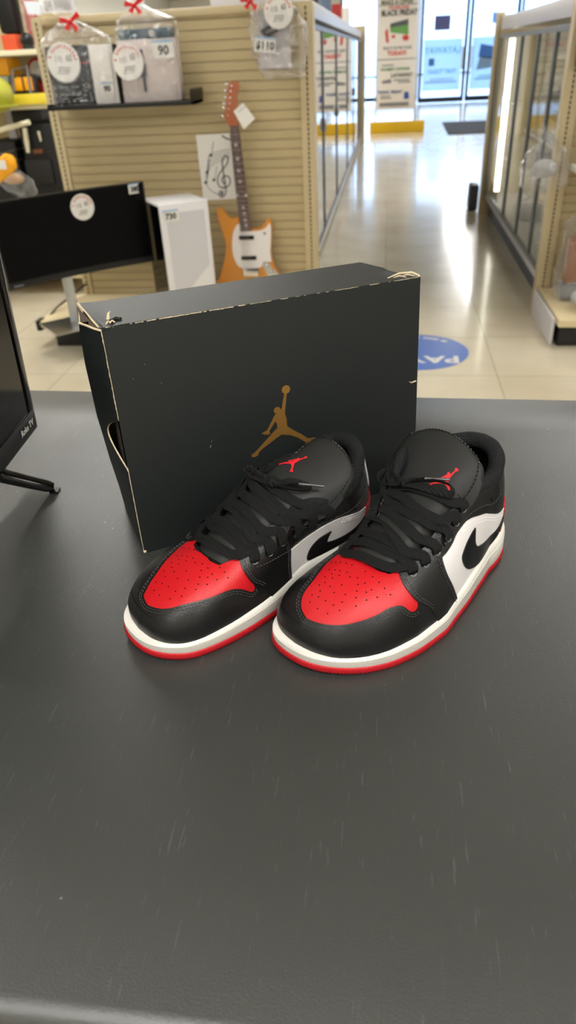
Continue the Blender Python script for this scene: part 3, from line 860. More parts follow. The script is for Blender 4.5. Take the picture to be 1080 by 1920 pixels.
# ---- floor: worn, polished vinyl tiles
m, t, b = nt('polished_tile_floor')
tc = t.nodes.new('ShaderNodeTexCoord')
br = t.nodes.new('ShaderNodeTexBrick'); br.offset = 0; br.inputs['Scale'].default_value = 1; br.inputs['Brick Width'].default_value = .61; br.inputs['Row Height'].default_value = .61; br.inputs['Mortar Size'].default_value = .0025
br.inputs['Color1'].default_value = srgb('#d6cdb6'); br.inputs['Color2'].default_value = srgb('#cec4ae'); br.inputs['Mortar'].default_value = srgb('#a89c82')
n1 = t.nodes.new('ShaderNodeTexNoise'); n1.inputs['Scale'].default_value = 2.2; n1.inputs['Detail'].default_value = 6
rp = t.nodes.new('ShaderNodeValToRGB'); rp.color_ramp.elements[0].position = .35; rp.color_ramp.elements[0].color = (.80, .77, .70, 1); rp.color_ramp.elements[1].position = .6; rp.color_ramp.elements[1].color = (1, 1, 1, 1)
mx = t.nodes.new('ShaderNodeMix'); mx.data_type = 'RGBA'; mx.blend_type = 'MULTIPLY'; mx.inputs['Factor'].default_value = .55
t.links.new(tc.outputs['Object'], br.inputs['Vector']); t.links.new(tc.outputs['Object'], n1.inputs['Vector']); t.links.new(n1.outputs['Fac'], rp.inputs['Fac'])
t.links.new(br.outputs['Color'], mx.inputs['A']); t.links.new(rp.outputs['Color'], mx.inputs['B']); t.links.new(mx.outputs['Result'], b.inputs['Base Color'])
b.inputs['Roughness'].default_value = .24; b.inputs['Specular IOR Level'].default_value = .5; b.inputs['Coat Weight'].default_value = .6; b.inputs['Coat Roughness'].default_value = .1
n2 = t.nodes.new('ShaderNodeTexNoise'); n2.inputs['Scale'].default_value = 1.6; bp = t.nodes.new('ShaderNodeBump'); bp.inputs['Strength'].default_value = .12; bp.inputs['Distance'].default_value = .02
t.links.new(tc.outputs['Object'], n2.inputs['Vector']); t.links.new(n2.outputs['Fac'], bp.inputs['Height']); t.links.new(bp.outputs[0], b.inputs['Normal']); t.links.new(bp.outputs[0], b.inputs['Coat Normal'])
M_floor = m
XL, XR, YB, YF, HC = -7.0, 6.0, -2.6, 26.6, 3.1
struct(MB().box(XL - .2, XR + .2, YB - .2, YF + .3, -.1, 0), 'floor', M_floor)
struct(MB().box(XL - .2, XR + .2, YB - .2, YF + .3, HC, HC + .1), 'ceiling', M_ceil)
struct(MB().box(XL - .15, XL, YB, YF, 0, HC), 'wall_left', M_wall)
struct(MB().box(XR, XR + .15, YB, YF, 0, HC), 'wall_right', M_wall)
struct(MB().box(XL, XR, YB - .15, YB, 0, HC), 'wall_back', M_wall)
struct(MB().box(XL, -1.6, YF, YF + .15, 0, HC).box(-1.6, XR, YF, YF + .15, 2.95, HC), 'wall_front', M_wall)
gr = struct(MB().box(-40, 40, YF + .35, 90, -.2, -.1), 'ground', mat('parking_lot', '#b9bcc0', .8)); 

# ---- storefront: sidelight, door leafs and posters
M_alu = mat('dark_aluminium', '#2b2e38', .35, metal=.6)
def window(name, x0, x1, z0, z1, fr=.07):
    mb = MB().box(x0, x1, YF, YF + .1, z0, z0 + fr * 1.6).box(x0, x1, YF, YF + .1, z1 - fr, z1).box(x0, x0 + fr, YF, YF + .1, z0 + fr * 1.6, z1 - fr).box(x1 - fr, x1, YF, YF + .1, z0 + fr * 1.6, z1 - fr)
    w = struct(mb, name, M_alu)
    MB().box(x0 + fr, x1 - fr, YF + .045, YF + .055, z0 + fr * 1.6, z1 - fr).build('pane', M_window, w, False)
    return w
window('window_1', -1.6, .84, .12, 2.95)
d1 = window('door_1', .86, 2.30, .02, 2.95, .09)
d2 = window('door_2', 2.34, 3.80, .02, 2.95, .09)
window('window_2', 3.84, XR, .12, 2.95)
for dd, x in ((d1, 2.18), (d2, 2.46)):
    MB().box(x - .02, x + .02, YF - .06, YF - .03, .9, 1.5).box(x - .015, x + .015, YF - .04, YF, .95, .98).box(x - .015, x + .015, YF - .04, YF, 1.42, 1.45).build('door_handle', M_steel, dd, False)
for k, (x0, x1) in enumerate(((.86, 2.30), (2.34, 3.8))):
    pass
# posters on the glass (seen from behind, light comes through)
def translucent(name, col):
    m, t, b = nt(name); o = t.nodes['Material Output']
    a = t.nodes.new('ShaderNodeBsdfTranslucent'); a.inputs[0].default_value = srgb(col); d = t.nodes.new('ShaderNodeBsdfDiffuse'); d.inputs[0].default_value = srgb(col)
    x = t.nodes.new('ShaderNodeMixShader'); x.inputs[0].default_value = .45; t.links.new(a.outputs[0], x.inputs[1]); t.links.new(d.outputs[0], x.inputs[2]); t.links.new(x.outputs[0], o.inputs[0]); t.nodes.remove(b)
    return m
M_post = translucent('poster_paper', '#cfe4f2')
M_pgreen = translucent('poster_green_print', '#8fc0b0'); M_pblue = translucent('poster_blue_print', '#6f9cc8'); M_pgray = translucent('poster_grey_print', '#a9bcc6')
def FM(x, y, z, s=1): # front facing matrix: local x -> world x, local y -> world z, local z -> -Y (towards the counter)
    return Matrix(((s, 0, 0, x), (0, 0, -1, y), (0, 1, 0, z), (0, 0, 0, 1)))
ax, az = 1.00, .30
y0 = YF + .02
ps = MB().box(.98, 2.16, y0, y0 + .004, .34, 1.72).build('poster', M_post, None, False)
tag(ps, 'pale blue layaway poster on the left door, writing seen from behind', 'poster')
mir = FM(1.57, y0 - .002, 0, -1)
text_mb('LAYAWAY', .26, mir @ Matrix.Translation((0, 1.42, 0)), .001, .006, sx=.9).build('print', M_pgreen, ps, False)
text_mb('THAT TODAY', .17, mir @ Matrix.Translation((0, .86, 0)), .001, .004, sx=.85).build('print', M_pblue, ps, False)
MB().box(1.15, 1.33, y0 - .003, y0 - .001, 1.02, 1.22).build('print', M_pblue, ps, False)
MB().box(1.07, 2.05, y0 - .003, y0 - .001, .56, .60).build('print', M_pgray, ps, False); MB().box(1.2, 1.95, y0 - .003, y0 - .001, .64, .67).build('print', M_pgray, ps, False)
ps = MB().box(2.46, 3.62, y0, y0 + .004, .34, 1.72).build('poster', M_post, None, False)
tag(ps, 'pale blue poster with a house-like picture on the right door', 'poster')
MB().prism([(0, 0), (.75, -.1), (.72, .22), (.05, .34)], .002, FM(2.66, y0 - .001, 1.2)).build('print', M_pblue, ps, False)
MB().prism([(0, 0), (.8, .1), (.85, .3), (.1, .36)], .002, FM(2.62, y0 - .001, .85)).build('print', M_pgray, ps, False)
MB().box(2.6, 3.2, y0 - .003, y0 - .001, .6, .64).build('print', M_pgreen, ps, False); MB().box(2.7, 3.3, y0 - .003, y0 - .001, .68, .71).build('print', M_pgreen, ps, False)
sg = MB().box(1.27, 1.75, y0, y0 + .004, 1.94, 2.32).build('notice', translucent('notice_paper', '#7c7a92'), None, False)
tag(sg, 'small dark purple notice taped to the door glass above the poster', 'sign')
sg = MB().box(2.99, 3.22, y0, y0 + .004, 2.05, 2.32).build('notice', translucent('notice_blue', '#8fb7d8'), None, False)
tag(sg, 'small light blue notice on the right door glass', 'sign')

# ---- outside
w = bpy.data.worlds.new('World'); bpy.context.scene.world = w; w.use_nodes = True
bg = w.node_tree.nodes['Background']; bg.inputs[0].default_value = (.50, .70, 1.0, 1); bg.inputs[1].default_value = 6.5
bd = MB().box(-14, 22, 60, 70, 0, 6.5); o = bd.build('building', mat('far_building', '#dcdfe2', .8), None, False)
tag(o, 'pale low building across the parking lot outside', 'building')

# ---- ceiling lamps
spots = [(x, y, 0) for x in (-4.9, -1.9, 1.9) for y in (4.6, 8.2, 11.8, 15.4, 19.0, 22.6)] + [(-3.6, .75, PI / 2), (.3, -.75, PI / 2), (4.2, .75, PI / 2), (-1.9, -1.6, PI / 2), (1.9, -1.6, PI / 2)]
for x, y, a_ in spots:
        f = thing('ceiling_light', 'long white fluorescent ceiling fixture over the aisles', 'ceiling light', (x, y, HC), a_, group='fluorescent ceiling lights')
        MB().box(-.16, .16, -1.2, 1.2, -.06, -.001).build('housing', M_case, f, False)
        MB().box(-.13, .13, -1.17, 1.17, -.075, -.061).build('diffuser', M_tube, f, False)

# ---- counter
m, t, b = nt('counter_laminate')
tc = t.nodes.new('ShaderNodeTexCoord')
b.inputs['Base Color'].default_value = srgb('#303233')
b.inputs['Specular IOR Level'].default_value = .75
n1 = t.nodes.new('ShaderNodeTexNoise'); n1.inputs['Scale'].default_value = 680; n1.inputs['Detail'].default_value = 3
v1 = t.nodes.new('ShaderNodeTexVoronoi'); v1.inputs['Scale'].default_value = 300
bp = t.nodes.new('ShaderNodeBump'); bp.inputs['Strength'].default_value = .5; bp.inputs['Distance'].default_value = .0005
# fine scratches: stretched noise, thresholded
def scratches(rot, sc, th):
    mp = t.nodes.new('ShaderNodeMapping'); mp.inputs['Rotation'].default_value = (0, 0, rot); mp.inputs['Scale'].default_value = (sc, sc * .06, 1)
    n = t.nodes.new('ShaderNodeTexNoise'); n.inputs['Scale'].default_value = 1; n.inputs['Detail'].default_value = 2; n.inputs['Distortion'].default_value = .6
    r = t.nodes.new('ShaderNodeValToRGB'); r.color_ramp.elements[0].position = th; r.color_ramp.elements[1].position = th + .03
    t.links.new(tc.outputs['Object'], mp.inputs['Vector']); t.links.new(mp.outputs[0], n.inputs['Vector']); t.links.new(n.outputs['Fac'], r.inputs['Fac'])
    return r.outputs['Color']
s1 = scratches(.5, 420, .70); s2 = scratches(-1.0, 460, .70); s3 = scratches(1.7, 380, .71)
a1 = t.nodes.new('ShaderNodeMix'); a1.data_type = 'RGBA'; a1.blend_type = 'LIGHTEN'; a1.inputs['Factor'].default_value = 1; t.links.new(s1, a1.inputs['A']); t.links.new(s2, a1.inputs['B'])
a2 = t.nodes.new('ShaderNodeMix'); a2.data_type = 'RGBA'; a2.blend_type = 'LIGHTEN'; a2.inputs['Factor'].default_value = 1; t.links.new(a1.outputs['Result'], a2.inputs['A']); t.links.new(s3, a2.inputs['B'])
sp = t.nodes.new('ShaderNodeTexVoronoi'); sp.inputs['Scale'].default_value = 38; rs = t.nodes.new('ShaderNodeValToRGB'); rs.color_ramp.elements[0].position = .0; rs.color_ramp.elements[0].color = (1, 1, 1, 1); rs.color_ramp.elements[1].position = .045; rs.color_ramp.elements[1].color = (0, 0, 0, 1)
wn = t.nodes.new('ShaderNodeTexNoise'); wn.inputs['Scale'].default_value = 9; rw = t.nodes.new('ShaderNodeValToRGB'); rw.color_ramp.elements[0].position = .50; rw.color_ramp.elements[1].position = .55
mm = t.nodes.new('ShaderNodeMix'); mm.data_type = 'RGBA'; mm.blend_type = 'MULTIPLY'; mm.inputs['Factor'].default_value = 1
col = t.nodes.new('ShaderNodeMix'); col.data_type = 'RGBA'; col.inputs['A'].default_value = srgb('#2e302f'); col.inputs['B'].default_value = srgb('#6a6c6c')
col2 = t.nodes.new('ShaderNodeMix'); col2.data_type = 'RGBA'; col2.inputs['B'].default_value = srgb('#b5b3ac')
k = t.nodes.new('ShaderNodeMath'); k.operation = 'MULTIPLY'; k.inputs[1].default_value = .30
rn = t.nodes.new('ShaderNodeTexNoise'); rn.inputs['Scale'].default_value = 5; rn.inputs['Detail'].default_value = 5
mr = t.nodes.new('ShaderNodeMapRange'); mr.inputs['To Min'].default_value = .33; mr.inputs['To Max'].default_value = .46
L = t.links.new
for q in (n1, v1, sp, wn, rn): L(tc.outputs['Object'], q.inputs['Vector'])
L(n1.outputs['Fac'], bp.inputs['Height']); L(bp.outputs[0], b.inputs['Normal'])
L(sp.outputs['Distance'], rs.inputs['Fac']); L(wn.outputs['Fac'], rw.inputs['Fac']); L(rs.outputs['Color'], mm.inputs['A']); L(rw.outputs['Color'], mm.inputs['B'])
L(a2.outputs['Result'], k.inputs[0]); L(k.outputs[0], col.inputs['Factor']); L(col.outputs['Result'], col2.inputs['A']); L(mm.outputs['Result'], col2.inputs['Factor']); L(col2.outputs['Result'], b.inputs['Base Color'])
L(rn.outputs['Fac'], mr.inputs['Value']); L(mr.outputs[0], b.inputs['Roughness'])
M_counter = m
ct = thing('counter', 'black laminate shop counter under the sneakers and the black shoe box', 'counter', (0, .65, 0))
e0 = at(50, 731, Z=1.0); e1 = at(1080, 750, Z=1.0)
def eb(x): return e0.y + (e1.y - e0.y) * (x - e0.x) / (e1.x - e0.x) - .65
ya = .1715 - .65
mb = MB()
# profile with a rounded front nosing, swept in x
xs = [-2.2, -1.4, -.7, 0, .7, 1.6]
prof = [(0, .962), (-.004, .968), (-.006, .98), (-.004, .992), (.002, .998), (.010, 1.0)]
vs = []; 
for x in xs:
    for dy, z in prof: vs.append((x, ya + dy, z))
    for q in range(1, 9):
        vs.append((x, ya + .010 + (eb(x) - ya - .012) * q / 8, 1.0))
    vs += [(x, eb(x), .998), (x, eb(x), .962)]
n = len(vs) // len(xs)
fs = []
for i in range(len(xs) - 1):
    for j in range(n): fs.append((i * n + j, i * n + (j + 1) % n, (i + 1) * n + (j + 1) % n, (i + 1) * n + j))
fs += [tuple(range(n)), tuple(reversed(range((len(xs) - 1) * n, len(xs) * n)))]
MB().add(vs, fs).build('countertop', M_counter, ct, True, 60)
MB().box(-2.15, 1.55, ya + .06, .38, .0, .962).build('cabinet', M_blackm, ct, False)
# ================================================================== SHOE BOX
def cardboard(name, col, speck):
    m, t, b = nt(name)
    tc = t.nodes.new('ShaderNodeTexCoord')
    n = t.nodes.new('ShaderNodeTexNoise'); n.inputs['Scale'].default_value = 700; n.inputs['Detail'].default_value = 2
    bp = t.nodes.new('ShaderNodeBump'); bp.inputs['Strength'].default_value = .25; bp.inputs['Distance'].default_value = .0006
    v = t.nodes.new('ShaderNodeTexVoronoi'); v.inputs['Scale'].default_value = 45
    r = t.nodes.new('ShaderNodeValToRGB'); r.color_ramp.elements[0].position = 0; r.color_ramp.elements[0].color = (1, 1, 1, 1); r.color_ramp.elements[1].position = .028; r.color_ramp.elements[1].color = (0, 0, 0, 1)
    w = t.nodes.new('ShaderNodeTexNoise'); w.inputs['Scale'].default_value = 6; wr = t.nodes.new('ShaderNodeValToRGB'); wr.color_ramp.elements[0].position = .56; wr.color_ramp.elements[1].position = .60
    k = t.nodes.new('ShaderNodeMix'); k.data_type = 'RGBA'; k.blend_type = 'MULTIPLY'; k.inputs['Factor'].default_value = 1
    c = t.nodes.new('ShaderNodeMix'); c.data_type = 'RGBA'; c.inputs['A'].default_value = srgb(col); c.inputs['B'].default_value = srgb(speck)
    for q in (n, v, w): t.links.new(tc.outputs['Object'], q.inputs['Vector'])
    t.links.new(n.outputs['Fac'], bp.inputs['Height']); t.links.new(bp.outputs[0], b.inputs['Normal'])
    t.links.new(v.outputs['Distance'], r.inputs['Fac']); t.links.new(w.outputs['Fac'], wr.inputs['Fac']); t.links.new(r.outputs[0], k.inputs['A']); t.links.new(wr.outputs[0], k.inputs['B'])
    t.links.new(k.outputs['Result'], c.inputs['Factor']); t.links.new(c.outputs['Result'], b.inputs['Base Color'])
    b.inputs['Roughness'].default_value = .5; b.inputs['Specular IOR Level'].default_value = .4
    return m
M_box = cardboard('black_box_card', '#161a1a', '#8d8a80')
M_kraft = mat('raw_card_edge', '#c9b898', .8, var=(300, .25))
M_kraftin = mat('grey_brown_card_inside', '#6b5f52', .8)
M_gold = mat('gold_foil', '#c2904a', .38, metal=.82, bump=(90, .05, .0005, 'wave'))
bx = thing('shoe_box', 'black shoe box with a gold leaping figure, standing on its side behind the sneakers', 'box', (-.2735, .645, 1.0), math.radians(28.6))
def grid_sheet(mb, f, nu, nv, th):
    """thin card: f(u, v) -> point; th thickness vector function"""
    vs = []
    for s in (0, 1):
        for i in range(nu + 1):
            for j in range(nv + 1):
                p = Vector(f(i / nu, j / nv)); vs.append(p + Vector(th) * s)
    W = nv + 1; B = (nu + 1) * W
    fs = []
    for i in range(nu):
        for j in range(nv):
            fs.append((i * W + j, (i + 1) * W + j, (i + 1) * W + j + 1, i * W + j + 1)); fs.append((B + i * W + j, B + i * W + j + 1, B + (i + 1) * W + j + 1, B + (i + 1) * W + j))
    for i in range(nu):
        fs.append((i * W, B + i * W, B + (i + 1) * W, (i + 1) * W)); fs.append((i * W + nv, (i + 1) * W + nv, B + (i + 1) * W + nv, B + i * W + nv))
    for j in range(nv):
        fs.append((j, j + 1, B + j + 1, B + j)); fs.append((nu * W + j, B + nu * W + j, B + nu * W + j + 1, nu * W + j + 1))
    return mb.add(vs, fs)
# tray: hollow body, slightly racked out of square
TL, TR_, BLt, BRt = (0, 0), (.355, 0), (-.0098, .0908), (.3265, .0919)
BLb, BRb = (-.0048, .1194), (.345, .119)
HB = .2718
body = MB()
c = [Vector((.003, .002, 0)), Vector((.352, .002, 0)), Vector((BRb[0] - .002, BRb[1], 0)), Vector((BLb[0] + .003, BLb[1], 0)), Vector((.003, .002, HB - .001)), Vector((.352, .002, HB - .001)), Vector((BRt[0], BRt[1], HB - .001)), Vector((BLt[0] + .003, BLt[1], HB - .001))]
# upper left front corner is torn open: pull it in a little
body.add(c, [(0, 3, 2, 1), (4, 5, 6, 7), (1, 2, 6, 5), (2, 3, 7, 6), (3, 0, 4, 7), (0, 1, 5, 4)])
body.build('tray', M_box, bx, False)
# lid front
def bow(u, z): return -.0015 * math.sin(PI * u) * math.sin(PI * z / HB)
def ux(u, v): return u * .355 + .0075 * max(0, u - .8) / .2 * max(0, 1 - v * 1.02)
lid = MB(); grid_sheet(lid, lambda u, v: (ux(u, v), bow(u, v * HB) - .0018, v * HB), 36, 30, (0, .0018, 0))
lido = lid.build('lid', M_box, bx, True, 60)
# lid flap on the left end with its thumb hole, bulging away from the tray
fl = MB()
NZ, ND = 64, 16
def flapw(z):   # depth of the flap at height z (from the front edge back)
    return lerp_tab([(0, .098), (.03, .095), (.06, .085), (.10, .060), (.14, .050), (.18, .050), (.24, .050), (.262, .047), (.268, .040)], z)
def flap_pt(d, z):
    k = math.sin(PI * min(1, z / .27)) ** .6
    dd = flapw(z) * d
    f_ = lerp_tab([(0, .002), (.05, .006), (.10, .012), (.16, .017), (.22, .018), (.27, .016)], z)
    out = f_ * d ** .8
    return Vector((-out - .0006, dd - .0010, z))
HZ0, HZ1 = .112, .171
def hole_d(z):  # how deep the thumb notch cuts in from the front edge
    if not (HZ0 < z < HZ1): return 0
    u = (z - HZ0) / (HZ1 - HZ0); return .62 * (math.sin(PI * u ** 1.25) ** .8)
vs = []; th = Vector((.0016, 0, 0))
for s in (0, 1):
    for i in range(NZ + 1):
        z = .001 + (HB - .0045) * i / NZ
        h = hole_d(z)
        for j in range(ND + 1):
            d = h + (1 - h) * j / ND
            vs.append(flap_pt(d, z) + th * s)
W = ND + 1; Bn = (NZ + 1) * W; fs = []; ms = []
for i in range(NZ):
    for j in range(ND):
        fs.append((i * W + j, i * W + j + 1, (i + 1) * W + j + 1, (i + 1) * W + j)); fs.append((Bn + i * W + j, Bn + (i + 1) * W + j, Bn + (i + 1) * W + j + 1, Bn + i * W + j + 1)); ms += [0, 1]
    fs.append((i * W, (i + 1) * W, Bn + (i + 1) * W, Bn + i * W)); fs.append((i * W + ND, Bn + i * W + ND, Bn + (i + 1) * W + ND, (i + 1) * W + ND)); ms += [2, 2]
for j in range(ND): fs.append((NZ * W + j, NZ * W + j + 1, Bn + NZ * W + j + 1, Bn + NZ * W + j)); ms.append(2)
fl.add(vs, fs); fl.m = ms
flo = fl.build('lid_flap', [M_box, M_kraftin, M_kraft], lido, True, 50)
fb2 = MB(); vv = []
for i in range(33):
    z = .001 + (HB - .0055) * i / 32; p = flap_pt(1, z) + Vector((.0008, 0, 0)); vv += [p, Vector((.0035, p.y + .002, z))]
fb2.add(vv, [(2 * i, 2 * i + 1, 2 * i + 3, 2 * i + 2) for i in range(32)]); fb2.build('flap_return', M_box, lido, True)
# opening seen through the thumb notch
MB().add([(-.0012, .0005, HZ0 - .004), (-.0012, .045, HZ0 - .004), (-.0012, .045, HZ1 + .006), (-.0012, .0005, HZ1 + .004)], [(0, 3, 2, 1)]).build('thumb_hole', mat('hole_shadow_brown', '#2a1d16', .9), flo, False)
# tray end, the grey-brown inside strip at the open top left corner
MB().add([(-.0118, .0905, HB - .0015), (-.0035, .006, HB - .001), (-.008, .030, HB - .026), (-.0125, .072, HB - .040), (-.0135, .092, HB - .035)], [(0, 1, 2, 3, 4)]).build('corner_tab', M_kraftin, bx, False)
# top panel laid over the tray with a curled worn corner
tpn = MB()
def topf(u, v):
    a = Vector(TL).lerp(Vector(TR_), u); b_ = Vector(BLt).lerp(Vector(BRt), u); p = a.lerp(b_, v)
    z = HB + .0004
    if u < .06: z -= .004 * (1 - u / .06) ** 2 * (1 - v) - .0015 * v * (1 - u / .06)
    if u > .93 and v < .6: z -= .004 * ((u - .93) / .07) ** 2 * (1 - v)
    return (p.x, p.y - .0018 * (1 - v), z)
grid_sheet(tpn, topf, 40, 10, (0, 0, -.0012)); tpn.build('top_panel', M_box, bx, True, 60)
# worn white edges: ragged thin ridges of bare card
rg = random.Random(5)
def worn(mb, a, b, n, w, gap=.3):
    a = Vector(a); b = Vector(b); d = (b - a)
    i = 0
    while i < n:
        L = rg.randint(1, 4)
        if rg.random() > gap:
            pts = [a + d * min(1, (i + k) / n) + Vector((rg.uniform(-1, 1), rg.uniform(-1, 1), rg.uniform(-1, 1))) * w * .25 for k in range(L + 1)]
            mb.tube(pts, [w * rg.uniform(.35, 1) for _ in pts], 5)
        i += L
for a_, b_, n_, w_, g_ in (((.004, -.0019, HB - .0005), (.15, -.0021, HB), 90, .0006, .2), ((.15, -.0021, HB), (.352, -.0019, HB), 120, .00035, .5),
                       ((-.0006, -.0014, .001), (-.0006, -.0014, .11), 70, .0005, .35), ((-.0006, -.0014, .175), (-.0006, -.0014, HB - .002), 60, .0006, .3), ((.0, -.0015, .0012), (.10, -.0015, .0012), 40, .00035, .6)):
    we = MB(); worn(we, a_, b_, n_, w_, g_); we.build('worn_edge', M_kraft, lido)
MB().sphere((.001, -.001, .0022), .0022, 8, 6).build('worn_corner', M_kraft, lido)
cc = MB()
cc.tube([(-.0098, .091, HB + .0012), (-.0092, .075, HB + .0014), (-.0062, .055, HB + .0002), (-.004, .032, HB - .0014), (-.001, .012, HB - .0036), (.004, .002, HB - .0040), (.012, -.0015, HB - .001)], [.0014, .0012, .0008, .0011, .0012, .0010, .0006], 6)
cc.tube([(-.0096, .090, HB), (-.0135, .080, HB - .018), (-.0125, .070, HB - .036)], .0008, 5)
cc.tube([flap_pt(1, HB - .0045), flap_pt(.6, HB - .003), flap_pt(.2, HB - .003), flap_pt(0, HB - .003)], .0011, 5)
cc.tube([(.010, .018, HB + .0005), (.012, .021, HB + .006), (.014, .020, HB + .008)], [.0018, .0013, .0005], 6)
for k in range(2): cc.tube([(.006 + .004 * k, .006 + .002 * math.sin(k * 2), HB + .0005), (.009 + .004 * k, .009, HB + .0022), (.011 + .004 * k, .007, HB + .0004)], .0009, 5)
for k in range(2): cc.tube([(.350 - .010 * k, .004, HB + .0004), (.344 - .010 * k, .008, HB + .0020), (.336 - .010 * k, .009, HB + .0006)], [.0004, .0008, .0003], 5)
cc.tube([(.320, .010, HB + .0008), (.335, .012, HB + .0035), (.350, .010, HB + .003), (.3555, .004, HB + .0005), (.3555, -.001, HB - .002)], [.0006, .001, .0013, .0012, .0006], 6)
cc.build('torn_corner', M_kraft, bx)
ck = MB().tube([(.012, .012, HB + .0008), (.018, .016, HB + .0014), (.022, .013, HB + .0008)], .0022, 6); ck.build('punched_slot', M_slot, bx)
# notch at the right edge of the lid
nk = MB(); nk.tube([(.3565, -.002, .148), (.350, -.0022, .147), (.347, -.0022, .149)], [.0009, .0006, .0003], 5); nk.build('split', M_kraft, lido)
# scuffs
sc_ = MB()
for (x, z, l, a_) in ((.094, .1205, .004, 1.3), (.096, .1265, .002, 1.2), (.05, .205, .001, 0), (.022, .215, .0008, 0), (.036, .228, .0008, 0)):
    d = Vector((math.cos(a_), 0, math.sin(a_))) * l / 2
    p = Vector((x, -.0036 if x > .04 else -.0024, z)); p.y = bow(x / .355, z) - .0019
    sc_.tube([p - d, p + d * .2, p + d], [.0001, .0003, .0001], 4)
sc_.build('scuff', M_kraft, lido)
jm = MB()
Mj = Matrix(((1, 0, 0, 0), (0, 0, -1, 0), (0, 1, 0, 0), (0, 0, 0, 1)))
emblem(jm, .00035, None, lambda v: Vector((v.x, bow(v.x / .355, v.y) - .0019 - v.z, v.y)))
jo = jm.build('foil_emblem', M_gold, lido, False); jo['label'] = 'gold foil leaping figure with a ball'
# dust on the counter
# ================================================================== TELEVISION ON THE COUNTER
p0 = at(71, 800, Z=1.052); p1 = at(0, 893, Z=1.052)
ptop = at(0, 585, X=p0.x - .02)
d2_ = Vector((p1.x - p0.x, p1.y - p0.y, 0)).normalized()          # along the bottom edge towards the camera
az_ = math.atan2(d2_.y, d2_.x)
tv = thing('television', 'black flat television turned to the right at the left edge of the counter', 'television', (p0.x, p0.y, 1.0), az_)
# local: x along the screen (towards the camera), y = behind/in front.  screen normal faces right (+world x)
M_gloss = mat('glossy_black_bezel', '#050506', .14, spec=.5)
M_screen = mat('dark_screen', '#020203', .10, spec=.35)
M_matscreen = mat('matt_dark_screen', '#020204', .35, spec=.12)
nrm = Matrix.Rotation(az_, 3, 'Z') @ Vector((0, 1, 0)); sy = 1 if nrm.x > 0 else -1
LT = .42; HT_ = .30; tilt = Matrix.Rotation(math.radians(-2.5 * sy), 4, 'X')
def TM(z0=.052): return Matrix.Translation((0, 0, z0)) @ tilt
b_ = .013
f0, f1 = (sy * -.022, 0)
def ybox(mb, x0, x1, ya_, yb_, z0, z1, bev=0): return mb.box(x0, x1, min(ya_, yb_), max(ya_, yb_), z0, z1, bev, TM())
ybox(MB(), .001, LT - .001, -.03 * sy, -.004 * sy, .002, HT_ - .002, .003).build('housing', M_black, tv)
fr = MB()
ybox(fr, 0, LT, -.006 * sy, 0, 0, .030, .0015); ybox(fr, 0, b_, -.006 * sy, 0, .030, HT_ - b_, .0012); ybox(fr, LT - b_, LT, -.006 * sy, 0, .030, HT_ - b_, .0012); ybox(fr, 0, LT, -.006 * sy, 0, HT_ - b_, HT_, .0012)
fr.build('bezel', M_gloss, tv)
ybox(MB(), b_ - .001, LT - b_ + .001, -.004 * sy, -.0025 * sy, .029, HT_ - b_ + .001).build('screen', M_screen, tv, False)
# lettering near the far bottom corner of the bezel
c0 = TM() @ Vector((.036, .0003 * sy, .0155))
dirx = Vector((-1, 0, 0)) if sy > 0 else Vector((1, 0, 0))
# reading direction as seen from the front
vx = TM().to_3x3() @ Vector((-1 if sy > 0 else 1, 0, 0)); vz = TM().to_3x3() @ Vector((0, 0, 1)); vn = TM().to_3x3() @ Vector((0, sy, 0))
MT = Matrix((vx, vz, vn)).transposed().to_4x4(); MT.translation = c0
tx = MB(); text_mb('Roku TV', .0125, MT, .0004, .0004, mb=tx); tx.build('logo', M_paper, tv, False)['label'] = 'small white lettering on the bezel'
# foot: splayed leg
ft = at(102, 917, Z=1.004); fb = at(8, 893, Z=1.035)
inv = (Matrix.Translation((p0.x, p0.y, 1.0)) @ Matrix.Rotation(az_, 4, 'Z')).inverted()
a_ = inv @ ft; c_ = inv @ fb
lg = MB(); mid_ = a_.lerp(c_, .5) + Vector((0, 0, .001))
lg.tube([c_ + (c_ - a_) * .25 + Vector((0, 0, .012)), c_, mid_, a_.lerp(c_, .12) + Vector((0, 0, .002)), a_ + Vector((0, 0, .0035))], [.0100, .0098, .0090, .0080, .0055], 16)
lg.box(a_.x - .006, a_.x + .006, a_.y - .006, a_.y + .006, -.0005 + 1.0 - 1.0, .003)
lg.build('foot', M_gloss, tv)
lg2 = MB().tube([(LT * .93, -.012 * sy, .06), (LT * .93, .03 * sy, .02), (LT * .93, .07 * sy, .006)], [.008, .007, .005], 12).tube([(LT * .93, -.012 * sy, .06), (LT * .93, -.05 * sy, .02), (LT * .93, -.08 * sy, .006)], [.008, .007, .005], 12)
lg2.build('foot', M_gloss, tv)

